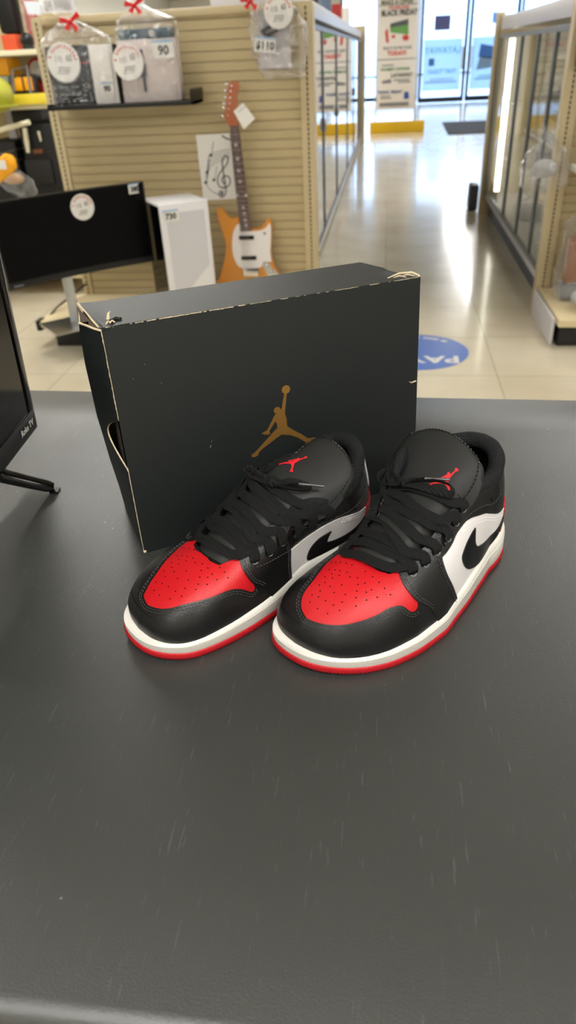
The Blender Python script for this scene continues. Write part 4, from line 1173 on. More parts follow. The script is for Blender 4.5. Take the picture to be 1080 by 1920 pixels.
# ================================================================== LEFT END GONDOLA
YG = 4.70
gz = 1.735
def upright(parent, x0, x1, z1, yf=YG, slots=True, zs0=.12):
    MB().box(x0, x1, yf - .012, yf + .05, 0, z1, .003).build('upright_post', M_beige, parent)
    if slots:
        s = MB(); z = zs0; cx = (x0 + x1) / 2
        while z < z1 - .02: s.box(cx - .004, cx + .004, yf - .0135, yf - .0115, z, z + .017); z += .0254
        o = s.build('slots', M_slot, parent, False); o['kind'] = 'stuff'
def slatwall(parent, x0, x1, z0, z1, yf, pitch=.0508):
    prof = [(0, 0), (0, .040), (.002, .0435), (.010, .0440), (.010, .0475), (.002, .0480)]   # (depth, height) of one slat
    pts = []; z = z0
    while z < z1 - pitch:
        pts += [(yf + d, z + h) for d, h in prof]; z += pitch
    pts += [(yf, z), (yf, z1), (yf + .02, z1), (yf + .02, z0)]
    n = len(pts); vs = [(x, y, z) for x in (x0, x1) for y, z in pts]
    fs = [(i, (i + 1) % n, n + (i + 1) % n, n + i) for i in range(n)]
    return MB().add(vs, fs).build('slat_panel', M_slat, parent, False)
ga = thing('end_shelving', 'beige slatted end display unit behind the shoe box, holding the guitar, computer and monitor', 'shelving unit', (0, 0, 0))
upright(ga, -2.055, -1.995, gz); upright(ga, -.515, -.435, gz)
slatwall(ga, -1.995, -.515, .16, 1.70, YG + .004)
MB().box(-2.03, -.45, YG - .008, YG + .03, 1.695, 1.735, .006).build('top_rail', M_beige, ga)
dk0, dk1 = 4.10, YG - .013
MB().box(-2.14, -.46, dk0, dk1, .125, .168, .004).build('deck_shelf', M_deck, ga)
MB().box(-2.155, -2.125, dk0 - .008, dk0 + .07, .110, .172, .003).build('corner_bracket', M_black, ga)
MB().tube([(-2.14, dk0 + .06, .14), (-2.10, dk0 + .22, .19), (-2.03, YG - .02, .24)], .007, 6).build('side_brace', M_black, ga)
MB().box(-2.06, -.50, dk0 + .03, YG - .03, 0, .124, .003).build('kick_plate', M_kick, ga)
MB().box(-2.055, -.435, YG + .055, YG + .105, 0, 1.72, .003).build('back_board', M_beige, ga)
# display shelf
sa = at(88, 199, Y=4.42); sb = at(362, 202, Y=4.42)
shz = sa.z - .006
sh = thing('wall_shelf', 'narrow black shelf clipped on the slats, carrying two bagged gift sets', 'shelf', (sa.x, 4.42, shz))
Ls = sb.x - sa.x
MB().box(0, Ls, 0, .255, -.020, 0, .003).build('board', M_black, sh)
MB().box(Ls - .012, Ls, 0, .275, -.02, .055, .003).build('end_bracket', M_black, sh)
MB().box(0, .012, 0, .275, -.02, .012, .003).build('end_bracket', M_black, sh)
# ---------------- round sale stickers
def sticker(parent, cx, cy, cz, r, Y=None, seed=1, M=None):
    """round white sticker with a red arc of small print; local plane xz facing -y"""
    T = Matrix.Translation((cx, cy, cz)) @ (M or Matrix.Identity(4)) @ Matrix.Rotation(PI / 2, 4, 'X')
    s = MB().prism(disc((0, 0), r, 40), .0015, T).build('round_sticker', M_paper, parent, False)
    rg_ = random.Random(seed)
    k = MB(); n = 13
    for i in range(n):
        a = PI * (.92 - .84 * i / (n - 1)); 
        if i in (1,): continue
        ww = r * .045; h = r * rg_.uniform(.13, .2)
        R_ = T @ Matrix.Rotation(a - PI / 2, 4, 'Z') @ Matrix.Translation((0, r * .72, 0))
        k.prism([(-ww, 0), (ww, 0), (ww * .6, h), (-ww, h)], .0022, R_)
    k.build('print', M_redink, s, False)
    k = MB()
    text_mb('115', r * .42, T @ Matrix.Translation((-r * .30, r * .12, .0018)), .0003, .0008, .8, k); text_mb('65', r * .46, T @ Matrix.Translation((r * .36, r * .22, .0018)), .0003, .0012, .8, k)
    for (x0, y0_, x1, y1) in ((-.35, -.45, .35, -.38), (-.3, -.3, .4, -.24), (-.42, -.58, .3, -.53)):
        k.prism([(x0 * r, y0_ * r), (x1 * r, y0_ * r), (x1 * r, y1 * r), (x0 * r, y1 * r)] if y1 - y0_ < .1 else [(x0 * r, y0_ * r), ((x0 + .08) * r, y0_ * r), ((x0 + .12) * r, y1 * r), (x0 * r, y1 * r)], .0020, T)
    k.build('print', M_grayink, s, False)
    return s
def price(parent, cx, cy, cz, w_, h, txt, M=None, blue=False):
    T = Matrix.Translation((cx, cy, cz)) @ (M or Matrix.Identity(4)) @ Matrix.Rotation(PI / 2, 4, 'X')
    s = MB().prism([(-w_ / 2, -h / 2), (w_ / 2, -h / 2), (w_ / 2, h / 2), (-w_ / 2, h / 2)], .0015, T).build('price_label', M_paper, parent, False)
    tm = text_mb(txt, h * .72, T @ Matrix.Translation((0, -h * .08, .0018)), .0003, .002); tm.build('price', M_ink, s, False)
    MB().prism([(-w_ / 2, h * .36), (w_ / 2, h * .36), (w_ / 2, h / 2), (-w_ / 2, h / 2)], .002, T).build('label_stripe', M_blue, s, False)
    return s
def film_bag(parent, prof, seed, name='clear_wrap', ny=.8):
    """gathered cellophane bag: prof = [(z, cx, half width x, half depth y)]"""
    rg_ = random.Random(seed); vs = []; N = 28
    ph = [rg_.uniform(0, 6.28) for _ in range(6)]
    for k, (z, cx, hx, hy) in enumerate(prof):
        for i in range(N):
            a = 2 * PI * i / N
            w_ = 1 + .07 * math.sin(5 * a + ph[0] + z * 30) + .05 * math.sin(9 * a + ph[1] - z * 50) + (.25 * math.sin(7 * a + ph[2]) if hx < .05 else 0)
            c_ = math.copysign(abs(math.cos(a)) ** .5, math.cos(a)); s_ = math.copysign(abs(math.sin(a)) ** .5, math.sin(a))
            vs.append((cx + hx * c_ * w_, hy * s_ * w_, z + .01 * math.sin(3 * a + ph[3]) * (hx < .1)))
    fs = []
    for k in range(len(prof) - 1):
        for i in range(N): fs.append((k * N + i, k * N + (i + 1) % N, (k + 1) * N + (i + 1) % N, (k + 1) * N + i))
    return MB().add(vs, fs).build(name, M_film, parent, True, 25)
def bow_knot(parent, x, y, z, s=1.0):
    b = MB()
    for sx, zz, L_ in ((-1, .01, .05), (1, .03, .05), (-.6, -.03, .04), (.8, -.035, .04)):
        e = Vector((x + sx * L_ * s, y - .01, z + zz * s)); c_ = Vector((x, y, z)); d = (e - c_); u = Vector((-d.z, 0, d.x)).normalized() * .010 * s
        b.add([c_ + u * .5, c_ - u * .5, e - u * 1.3, e + u * 1.3, c_ + u * .5 + Vector((0, .004, 0)), c_ - u * .5 + Vector((0, .004, 0)), e - u * 1.3 + Vector((0, .006, 0)), e + u * 1.3 + Vector((0, .006, 0))], [(0, 1, 2, 3), (7, 6, 5, 4), (0, 4, 5, 1), (1, 5, 6, 2), (2, 6, 7, 3), (3, 7, 4, 0)])
    b.sphere((x, y - .005, z), .011 * s, 10, 6)
    return b.build('ribbon_bow', M_redrib, parent)
# bagged set 1: mixer and white box
YS = 4.50
q0 = at(103, 196, Y=YS); q1 = at(228, 198, Y=YS)
g1 = thing('gift_bag', 'clear gift bag with black mixing desk and narrow white box, left on the shelf', 'gift bag', (q0.x, YS, shz + .001))
wA = (at(182, 196, Y=YS) - q0).length; wB = (q1 - at(184, 197, Y=YS)).length; hA = at(90, 88, Y=YS).z - shz; hB = at(180, 84, Y=YS).z - shz
mx_ = MB().box(0, wA - .004, 0, .07, 0, hA, .004).build('mixing_desk', M_blackm, g1)
kb = MB(); ks = MB()
for i in range(7):
    for j in range(7):
        x = .02 + i * (wA - .045) / 6; z = .02 + j * (hA - .06) / 6.5
        kb.cyl((x, 0, z), (x, -.012, z), .0065 if j == 0 else .005, None, 10)
ks_ = kb.build('knobs', mat('grey_knob', '#3e4045', .4), mx_); ks_['kind'] = 'stuff'
MB().box(.0, wA - .01, -.002, .001, hA * .70, hA * .72).build('red_stripe', M_redink, mx_, False)
wb = MB().box(wA, wA + wB, 0, .08, 0, hB, .003).build('white_box', M_card, g1)
MB().box(wA + wB + .0005, wA + wB + .003, .001, .078, 0, hB, 0).build('box_side', M_blackm, g1, False)
price(wb, wA + wB * .55, -.003, hB * .27, .075, .055, '90')
sticker(g1, wA * .42, -.020, hA * .73, .095, seed=2, M=Matrix.Rotation(.1, 4, 'Y'))
film_bag(g1, [(.0, .19, .185, .085), (.12, .19, .19, .09), (hA, .19, .19, .09), (hA + .03, .19, .18, .09), (hA + .07, .17, .13, .07), (hA + .10, .165, .045, .03), (hA + .115, .165, .02, .02), (hA + .14, .16, .05, .03), (hA + .20, .12, .09, .05), (hA + .24, .11, .11, .06)], 1).location = (0, .035, 0)
bow_knot(g1, .19, -.03, hA + .105, 1.1)
# bagged set 2
q2 = at(235, 196, Y=YS); q3 = at(341, 196, Y=YS)
g2 = thing('gift_bag', 'clear gift bag with a pinkish grey styling brush box, right on the black shelf', 'gift bag', (q2.x, YS, shz + .001))
wC = (q3 - q2).length; hC = at(236, 76, Y=YS).z - shz; hD = at(236, 55, Y=YS).z - shz
M_pink = mat('pinkish_grey_card', '#c9bdb9', .45)
bxp = MB().box(0, wC, 0, .09, 0, hC, .003).build('tool_box', M_pink, g2)
tm_ = MB().cyl((wC * .40, -.004, hC * .16), (wC * .40, -.004, hC * .42), .008, .009, 12).cyl((wC * .40, -.004, hC * .40), (wC * .40, -.004, hC * .62), .018, .018, 14).cyl((wC * .40, -.004, hC * .62), (wC * .38, -.004, hC * .84), .013, .017, 14)
tm_.build('picture_of_brush', mat('slate_print', '#3a3a48', .5), bxp)
MB().box(.012, wC - .012, .01, .08, hC + .001, hD, .008).build('teal_pouch', mat('dark_teal', '#22414f', .35), g2)
MB().cyl((wC * .62, .008, (hC + hD) / 2), (wC * .62, .0, (hC + hD) / 2), .018, .016, 14).build('silver_stud', M_steel, g2)
price(g2, wC * .80, -.014, hC * .83, .12, .085, '90')
sticker(g2, wC * .18, -.024, hC * .66, .088, seed=5, M=Matrix.Rotation(-.08, 4, 'Y'))
film_bag(g2, [(.0, wC / 2, .16, .08), (.12, wC / 2, .165, .085), (hC, wC / 2, .165, .085), (hD, wC / 2, .16, .085), (hD + .04, wC / 2, .15, .07), (hD + .08, wC * .42, .06, .04), (hD + .10, wC * .42, .02, .02), (hD + .13, wC * .42, .05, .03), (hD + .19, wC * .40, .07, .04)], 4).location = (0, .04, 0)
bow_knot(g2, wC * .42, -.03, hD + .10, 1.0)
# hanging bag at the right of the slats
h0 = at(515, 10, Y=4.58)
hb = thing('gift_bag', 'clear bag with grey cards and black cable, hanging from a hook high on the slats', 'gift bag', (h0.x, 4.58, h0.z))
MB().tube([(0, .11, .02), (0, -.02, .02), (0, -.05, .035)], .004, 8).build('hook', M_steel, hb)
def hp(px, py, dy=0): v = at(px, py, Y=4.58) - h0; return Vector((v.x, dy, v.z))
def hquad(pts, th, m_, nm, dy=0, par=None):
    P = [hp(*p, dy) for p in pts]
    return MB().prism([(p.x, p.z) for p in P], th, Matrix(((1, 0, 0, 0), (0, 0, -1, dy), (0, 1, 0, 0), (0, 0, 0, 1)))).build(nm, m_, par or hb, False)
hquad([(483, 20), (542, 12), (546, 128), (488, 130)], .02, mat('grey_card', '#9d999c', .5), 'card')
hquad([(488, 98), (545, 88), (546, 126), (490, 128)], .023, mat('pale_grey_card', '#b9b5b8', .5), 'card')
MB().tube([hp(512, 32, -.03), hp(507, 50, -.04), hp(492, 60, -.035), hp(503, 66, -.035), hp(520, 58, -.04), hp(512, 40, -.03)], .012, 8).build('cable', M_black, hb)
pr_ = hp(499, 84, -.03); price(hb, pr_.x, -.04, pr_.z, .115, .07, '$110', M=Matrix.Rotation(.12, 4, 'Y'))
pr_ = hp(525, 22, -.05); sticker(hb, pr_.x, -.06, pr_.z, .078, seed=8)
film_bag(hb, [(hp(500, 150).z, .03, .08, .03), (hp(500, 145).z, .03, .11, .05), (hp(500, 100).z, .02, .145, .07), (hp(500, 50).z, .01, .15, .07), (hp(500, 20).z, .0, .12, .06), (hp(500, 2).z, -.02, .05, .03), (.045, -.02, .02, .015), (.10, -.02, .07, .03)], 9)
bow_knot(hb, hp(472, 5).x, -.05, hp(472, 3).z, 1.0)

# ---------------- electric guitar leaning on the slats
def gp(x, y, Y=4.62):     # crop coordinates -> wall plane (x, z)
    v = at(350 + x / 3.5556, y / 3.5556, Y=Y); return (v.x, v.z)
gt = thing('electric_guitar', 'natural orange electric guitar with a white pickguard standing against the beige slats', 'guitar', (gp(360, 1900)[0], 4.62, .17))
ox_, oz_ = gt.location.x, gt.location.z
YL = -.0
def G(pts, Y=4.62): return [(gp(x, y, Y)[0] - ox_, gp(x, y, Y)[1] - oz_) for x, y in pts]
GM = lambda dy: Matrix(((1, 0, 0, 0), (0, 0, -1, dy), (0, 1, 0, 0), (0, 0, 0, 1)))
bodyo = smooth_poly(G([(200, 1400), (222, 1384), (250, 1412), (275, 1442), (305, 1456), (345, 1450), (375, 1500), (440, 1525), (485, 1522), (512, 1500), (530, 1472), (550, 1460), (563, 1485), (568, 1540), (564, 1600), (561, 1680), (575, 1750), (612, 1830), (650, 1940), (655, 2080), (600, 2200), (430, 2240), (280, 2200), (215, 2080), (205, 1960), (225, 1840), (252, 1730), (262, 1650), (253, 1590), (228, 1520), (207, 1450)]), 4)
zmin = min(p[1] for p in bodyo); gt.location.z += zmin if False else 0
gs = 1.0
M_wood = mat('orange_wood', '#cf8a34', .3, var=(9, .10), coat=.5)
if zmin < 0.002:   # body must stand on the deck
    dz_ = .003 - zmin; bodyo = [(x, z if z > .12 else .12 - (.12 - z) * (.117 / (.12 - zmin))) for x, z in bodyo]
MB().prism(bodyo, .040, GM(.04)).build('body', M_wood, gt, True, 30)
pg = smooth_poly(G([(345, 1492), (325, 1515), (310, 1560), (303, 1620), (309, 1690), (328, 1745), (352, 1778), (400, 1790), (440, 1786), (490, 1782), (512, 1760), (540, 1745), (566, 1742), (558, 1680), (562, 1600), (562, 1520), (550, 1488), (534, 1512), (500, 1534), (440, 1540), (380, 1530), (358, 1500)]), 3)
MB().prism(pg, .003, GM(-.0005)).build('pickguard', mat('white_pickguard', '#e0dcdc', .35), gt, False)
MB().prism(G([(290, 838), (345, 838), (392, 1200), (435, 1538), (360, 1542), (322, 1200)]), .018, GM(.008)).build('neck', mat('rosewood', '#5d4540', .45), gt, False)
frm = MB(); M_pearl = mat('pearl', '#c9c2c4', .4)
for x, y in ((330, 965), (341, 1058), (349, 1136), (358, 1208), (340, 1300), (398, 1300), (379, 1381), (386, 1422), (392, 1465), (398, 1500)):
    c_ = G([(x, y)])[0]; MB().prism(disc(c_, .0095 if y < 1300 else .008, 12), .001, GM(-.0105)).build('fret_marker', M_pearl, gt, False)
for k in range(20):
    y = 838 + 700 * (1 - 2 ** (-(k + 1) / 12)) / (1 - 2 ** (-21 / 12)); t_ = (y - 838) / 700
    a, b = G([(290 + 70 * t_, y + 2), (345 + 90 * t_, y)]); frm.cyl((a[0], -.0105, a[1]), (b[0], -.0105, b[1]), .0012, None, 6)
frm.build('frets', M_steel, gt)
hs = smooth_poly(G([(290, 842), (268, 805), (254, 770), (262, 720), (270, 660), (274, 600), (285, 555), (308, 538), (338, 540), (352, 568), (346, 610), (334, 645), (342, 690), (338, 740), (334, 790), (345, 842)]), 3)
MB().prism(hs, .015, GM(.006)).build('headstock', mat('reddish_maple', '#a85c38', .35, coat=.4), gt, False)
for x, y, hx_, hy_ in ((240, 775, 278, 770), (245, 720, 285, 725), (250, 690, 290, 688), (255, 650, 295, 650), (258, 606, 298, 606), (265, 560, 303, 572)):
    tu = MB(); a, b = G([(x, y), (hx_, hy_)]); tu.cyl((a[0], .002, a[1]), (b[0], .002, b[1]), .003, None, 8); tu.sphere((a[0], .002, a[1]), .009, 10, 6, (1, .6, .8)); tu.cyl((b[0], -.005, b[1]), (b[0], -.02, b[1]), .006, .005, 10)
    tu.build('tuning_peg', M_chrome, gt)
for y in (1583, 1718):
    a = G([(350 + (y - 1583) * .12, y - 8), (450 + (y - 1583) * .12, y + 6)])
    p = MB().box(min(a[0][0], a[1][0]), max(a[0][0], a[1][0]), -.012, -.002, a[0][1] - .020, a[0][1] + .004, .003).build('pickup', M_black, gt)
a, b = G([(378, 1785), (483, 1840)]); MB().box(a[0], b[0], -.018, .0, b[1], a[1], .003).build('bridge', M_chrome, gt)
pl_ = smooth_poly(G([(505, 1760), (540, 1745), (575, 1790), (620, 1835), (590, 1860), (545, 1840)]), 3)
cp_ = MB().prism(pl_, .003, GM(-.004)); cp_.build('control_plate', M_chrome, gt, False)
for x, y in ((535, 1775), (575, 1815)): c_ = G([(x, y)])[0]; MB().cyl((c_[0], -.006, c_[1]), (c_[0], -.024, c_[1]), .011, .010, 14).build('knob', M_chrome, gt)
sw_ = G([(520, 1555)])[0]; MB().box(sw_[0] - .008, sw_[0] + .008, -.008, -.002, sw_[1] - .006, sw_[1] + .006, .002).build('switch', M_grayink, gt)
stg = MB()
for k in range(6):
    a, b = G([(300 + k * 7, 845), (383 + k * 11, 1790)]); stg.cyl((a[0], -.013, a[1]), (b[0], -.016, b[1]), .0007, None, 4)
stg.build('strings', M_steel, gt)
tg_ = thing('hang_tag', 'white shop tag hanging at the headstock of the guitar', 'tag', (ox_, 4.58, oz_))
MB().prism(G([(312, 742), (375, 686), (456, 790), (382, 862)], 4.58), .001, GM(0)).build('card', M_paper, tg_, False)
t0_ = G([(340, 740), (385, 705), (395, 715), (350, 752)], 4.58); MB().prism(t0_, .0018, GM(0)).build('tape', M_case, tg_, False)
# ---------------- sheet with musical notes
def SP(pts): return [(at(350 + x / 3.5556, y / 3.5556, Y=4.695).x, at(350 + x / 3.5556, y / 3.5556, Y=4.695).z) for x, y in pts]
ps = MB().prism(SP([(60, 900), (285, 888), (332, 1325), (112, 1336)]), .0015, Matrix(((1, 0, 0, 0), (0, 0, -1, 4.698), (0, 1, 0, 0), (0, 0, 0, 1)))).build('picture_sheet', M_paper, None, False)
tag(ps, 'white sheet with a drawn treble clef and notes, pinned to the slats beside the guitar', 'picture')
nk = MB()
def ink(pts, w_, n=6):
    P = smooth_poly(SP(pts), n, False); rr = [w_] * len(P)
    nk.tube([(x, 4.6955, z) for x, z in P], rr, 5)
ink([(232, 1300), (238, 1280), (222, 1275), (215, 1295), (232, 1315), (255, 1300), (262, 1260), (250, 1180), (240, 1120), (238, 1070), (255, 1040), (275, 1050), (270, 1090), (240, 1130), (212, 1170), (208, 1220), (230, 1250), (270, 1245), (290, 1215), (280, 1180), (250, 1175), (235, 1200), (248, 1225)], .0035)
for k in range(5): ink([(125 + k * 4, 1210 - k * 30), (150, 1130 - k * 22), (200, 1085 - k * 18), (290, 1050 - k * 14)], .0012)
for x, y in ((160, 1035), (182, 1200), (128, 1218), (135, 1150), (235, 1295)):
    c_ = SP([(x, y)])[0]; nk.sphere((c_[0], 4.695, c_[1]), .010, 10, 6, (1, .2, .8)); ink([(x + 6, y), (x + 18, y - 90)], .0015, 2)
ink([(130, 1230), (160, 1270), (215, 1300)], .0015); ink([(235, 905), (270, 925), (290, 930)], .004)
nk.build('drawing', M_ink, ps, False)
# ---------------- white computer case
ztop = .80; pa = at(297, 385, Z=ztop); pb = at(388, 373, Z=ztop)
bl_ = at(262, 358, Z=ztop)
fw = Vector((pb.x - pa.x, 0, 0)); angp = math.atan2(pb.y - pa.y, pb.x - pa.x) - .03
pc = thing('desktop_computer', 'white desktop computer case with a dark glass side, standing beside the monitor', 'computer', (pa.x, pa.y, .1685), angp)
wP = (pb - pa).length; hP = ztop - .1685; dP = .325
M_pc = mat('white_case', '#dedde0', .35)
bmb = MB().box(0, wP, 0, dP, 0, hP, .006); bmb.build('case_body', M_pc, pc)
MB().box(-.0035, .0, .012, dP - .01, .012, hP - .012).build('side_glass', M_screen, pc, False)
MB().box(.02, wP - .015, -.004, .0, .012, hP - .02, .003).build('front_panel', M_pc, pc)
fb_ = MB(); fb_.prism([(.035, .05), (.035, hP - .05), (wP - .03, hP - .05), (wP - .03, hP * .42)], .003, GM(-.004)); fb_.build('front_inset', mat('light_grey_inset', '#c6c6cb', .4), pc, False)
price(pc, .062, -.0085, hP - .062, .095, .062, '730')
# ---------------- curved monitor
ma = at(18, 545, Z=.45); mb_ = at(298, 488, Z=.45)
dirm = (mb_ - ma); Lm = dirm.length - .03; am = math.atan2(dirm.y, dirm.x)
zt = at(262, 333, X=mb_.x - .02).z
mon = thing('computer_monitor', 'black curved wide monitor on a silver stand, left on the display deck', 'monitor', (ma.x, ma.y, .1685), am)
zb = .45 - .1685; hm = .455
n_ = 24; vs = []
def cur(u): return .035 * (1 - (2 * u - 1) ** 2)
for i in range(n_ + 1):
    u = i / n_
    for dy, z in ((0, zb), (0, zb + hm), (.022, zb + hm), (.03, zb + hm * .5), (.022, zb)): vs.append((u * Lm, cur(u) + dy, z))
fs = []
for i in range(n_):
    for k in range(5): fs.append((i * 5 + k, i * 5 + (k + 1) % 5, (i + 1) * 5 + (k + 1) % 5, (i + 1) * 5 + k))
fs += [(0, 1, 2, 3, 4), tuple(reversed(range(n_ * 5, n_ * 5 + 5)))]
MB().add(vs, fs).build('housing', M_black, mon, True, 30)
vs = []; 
for i in range(n_ + 1):
    u = i / n_; x = .008 + u * (Lm - .016)
    vs += [(x, cur(x / Lm) - .0015, zb + .035), (x, cur(x / Lm) - .0015, zb + hm - .008)]
MB().add(vs, [(i * 2, i * 2 + 2, i * 2 + 3, i * 2 + 1) for i in range(n_)]).build('screen', M_matscreen, mon)
nkx = Lm * .40
stc = mon.location.xy
MB().box(nkx - .03, nkx + .03, .065, .085, .006, zb + .10, .004).build('stand_neck', M_steel, mon)
MB().box(nkx - .19, nkx + .19, -.10, .20, 0, .007, .003).build('stand_base', M_steel, mon)
st_ = sticker(mon, Lm * .575, cur(.575) - .006, zb + hm * .80, .070, seed=3)
price(mon, Lm - .06, cur(.93) - .006, zb + hm - .030, .082, .055, '380', M=Matrix.Rotation(.1, 4, 'Z'))
tm2 = text_mb('MONITOR', .0, Matrix.Identity(4)) if False else None
MB().box(.03, .085, -.003, -.0005, zb + .012, zb + .018).build('badge', M_grayink, mon, False)
# notices on top of the unit
n1_ = MB().prism([(at(x, y, Y=4.66).x, at(x, y, Y=4.66).z) for x, y in ((78, 26), (142, 22), (140, -14), (76, -14))], .001, Matrix(((1, 0, 0, 0), (0, 0, -1, 4.66), (0, 1, 0, 0), (0, 0, 0, 1)))).build('paper_notice', M_paper, None, False)
tag(n1_, 'white paper notice at the top left of the slatted unit', 'notice')
tl = MB()
for k in range(5):
    z = at(100, 3 + k * 4, Y=4.655).z
    for xx in ((82, 96), (100, 132)): a, b = at(xx[0], 5, Y=4.655), at(xx[1], 5, Y=4.655); tl.box(a.x, b.x, 4.6570, 4.6585, z, z + .004)
tl.build('print', M_grayink, n1_, False)
n2_ = MB().prism([(at(x, y, Y=4.64).x, at(x, y, Y=4.64).z) for x, y in ((44, 2), (76, 3), (78, 27), (54, 27))], .004, Matrix(((1, 0, 0, 0), (0, 0, -1, 4.64), (0, 1, 0, 0), (0, 0, 0, 1)))).build('tag_card', mat('bright_card', '#dfe8f2', .25), None, False)
tag(n2_, 'small glossy pale blue card at the top of the left post', 'card')
# ================================================================== GLASS CASES ALONG THE AISLE
M_item = [mat('carton_a', '#8f8d88', .6), mat('carton_b', '#5b6a80', .6), mat('carton_c', '#a8322e', .6), mat('carton_d', '#2c2c30', .5), mat('carton_e', '#d6d2c8', .6)]
def glass_case(label, xf, sg_, ya_, yb_, posts, ztop, zbase, backcol, pane_mat=None, led=None, shelves=(.62, 1.05)):
    """xf = face plane, sg_ = +1 when the case lies to the right of its face"""
    D_ = .46; x0, x1 = sorted((xf, xf + sg_ * D_))
    r = thing('glass_case', label, 'display case', (0, 0, 0))
    MB().box(x0 + (.05 if sg_ > 0 else 0), x1 - (.05 if sg_ < 0 else 0), ya_ + .02, yb_ - .02, 0, zbase - .05).build('plinth', M_kick, r, False)
    MB().box(x0, x1, ya_, yb_, zbase - .05, zbase, .004).build('bottom_rail', M_case, r)
    MB().box(x0, x1, ya_, yb_, ztop - .10, ztop, .004).build('header', M_case, r)
    xb = xf + sg_ * D_
    MB().box(min(xb, xb - sg_ * .02), max(xb, xb - sg_ * .02), ya_, yb_, zbase, ztop - .13).build('back_panel', backcol, r, False)
    for yy in (ya_, yb_ - .025): MB().box(x0 + .02, x1, yy, yy + .025, zbase, ztop - .13).build('end_panel', M_beige, r, False)
    for z in shelves: MB().box(x0 + .05, x1 - .03, ya_ + .03, yb_ - .03, z, z + .008).build('glass_shelf', M_glass, r, False)
    ed = [ya_ + .01] + posts + [yb_ - .01]
    for a, b in zip(ed, ed[1:]):
        d = MB()
        f = .022; xx0, xx1 = sorted((xf - sg_ * .004, xf + sg_ * .020))
        d.box(xx0, xx1, a + .003, a + .003 + f, zbase + .004, ztop - .135); d.box(xx0, xx1, b - .003 - f, b - .003, zbase + .004, ztop - .135)
        d.box(xx0, xx1, a + .003 + f, b - .003 - f, zbase + .004, zbase + .034); d.box(xx0, xx1, a + .003 + f, b - .003 - f, ztop - .165, ztop - .135)
        do = d.build('door', M_frame, r, False)
        MB().box(*sorted((xf + sg_ * .006, xf + sg_ * .011)), a + .003 + f, b - .003 - f, zbase + .034, ztop - .165).build('pane', pane_mat or M_glass, do, False)
        if sg_ < 0: MB().box(*sorted((xf - sg_ * .022, xf - sg_ * .004)), b - .026, b - .014, .92, 1.02, .003).build('handle', M_steel, do)
    if led:
        MB().box(*sorted((xf + sg_ * .035, xf + sg_ * .080)), led - .02, led + .02, zbase + .08, ztop - .17).build('led_strip', M_led, r, False)
    return r
M_glass2 = glass_mat('case_glass_reflective', (.90, .93, .94), .34)
pl = [at(607, 200, X=-.57).y, at(632, 200, X=-.57).y, at(652, 200, X=-.57).y, at(664, 200, X=-.57).y, at(674, 200, X=-.57).y - .4]
glass_case('long row of glass display cases on the left side of the aisle', -.57, -1, 4.84, 15.9, pl, 1.81, .10, M_case, M_glass2)
mb = MB().box(-1.03, -.50, 15.92, 16.04, 0, 1.9, .006); e_ = mb.build('divider_panel', M_beige); tag(e_, 'tall beige panel closing the far end of the left case row', 'panel')
box0 = None
rg6 = random.Random(11)
for z in (.102, .632, 1.062):
    for yy in (5.6, 6.3, 7.6, 8.3, 9.6, 10.3, 11.8, 12.6, 14.0, 14.8):
        hh = rg6.uniform(.14, .3)
        o = MB().box(-.09, .09, -.13, .13, 0, hh, .004).box(-.0, .0915, -.10, .10, hh * .55, hh * .8).build('boxed_item', rg6.choice(M_item))
        o.location = (-.82, yy + rg6.uniform(-.1, .1), z + .0015); tag(o, 'small boxed item on a shelf inside the left glass case', 'box', 'boxed goods in the left glass case')
led_y = at(944, 200, X=1.04).y
rc_ = glass_case('glass display case with a bright light strip on the right side of the aisle', 1.0, 1, 4.86, 8.10, [at(1040, 200, X=1.0).y + .25, at(1010, 200, X=1.0).y + .35, at(985, 200, X=1.0).y + .55], 1.70, .20, M_beige, M_glass, led=led_y)
# far end post with slots
fe = thing('end_shelving', 'beige slotted end post of the right case row, nearest the entrance', 'shelving unit', (0, 0, 0))
upright(fe, .955, 1.03, 1.74, 8.17)
MB().box(1.03, 1.50, 8.165, 8.21, .0, 1.72, .004).build('end_board', M_beige, fe)
o = MB().box(.86, .955, 8.26, 8.50, 0, .26, .03).build('litter_bin', mat('dark_blue_grey', '#2a3038', .5)); tag(o, 'small dark bin on the floor beyond the far end of the right case', 'bin')
# bagged things in the right case
def film_item(x, y, z, w_, h, col, lab, seed, bowcol=None):
    g = thing('wrapped_item', lab, 'wrapped item', (x, y, z), 0.0, None)
    MB().box(-w_ * .28, w_ * .28, -w_ * .22, w_ * .22, .002, h * .55, .006).build('content', col, g)
    film_bag(g, [(.001, 0, w_ * .5, w_ * .3), (h * .3, 0, w_ * .52, w_ * .33), (h * .62, 0, w_ * .42, w_ * .28), (h * .78, 0, w_ * .12, w_ * .1), (h * .83, 0, .012, .012), (h, 0, w_ * .3, w_ * .2)], seed)
    if bowcol:
        MB().sphere((0, -.01, h * .83), .022, 10, 6).build('knot', bowcol, g)
    return g
M_green = mat('green_ribbon', '#1f8a3a', .4)
film_item(1.22, 5.25, 1.060, .30, .26, M_item[4], 'clear wrapped item with a white carton, upper shelf of the right glass case', 21)
film_item(1.22, 6.10, 1.060, .28, .24, M_item[0], 'clear wrapped grey item, upper shelf of the right case towards the entrance', 22)
film_item(1.22, 5.35, .630, .34, .30, M_item[2], 'clear wrapped item with a red carton, middle shelf of the right case', 23)
film_item(1.22, 6.30, .630, .30, .26, M_item[3], 'clear wrapped dark item, middle shelf of the right case', 24)
film_item(1.22, 5.50, .202, .32, .24, M_item[4], 'clear wrapped pale item at the bottom of the right case, near end', 25)
film_item(1.22, 6.70, .202, .30, .22, M_item[1], 'clear wrapped blue item at the bottom of the right case, far end', 26)

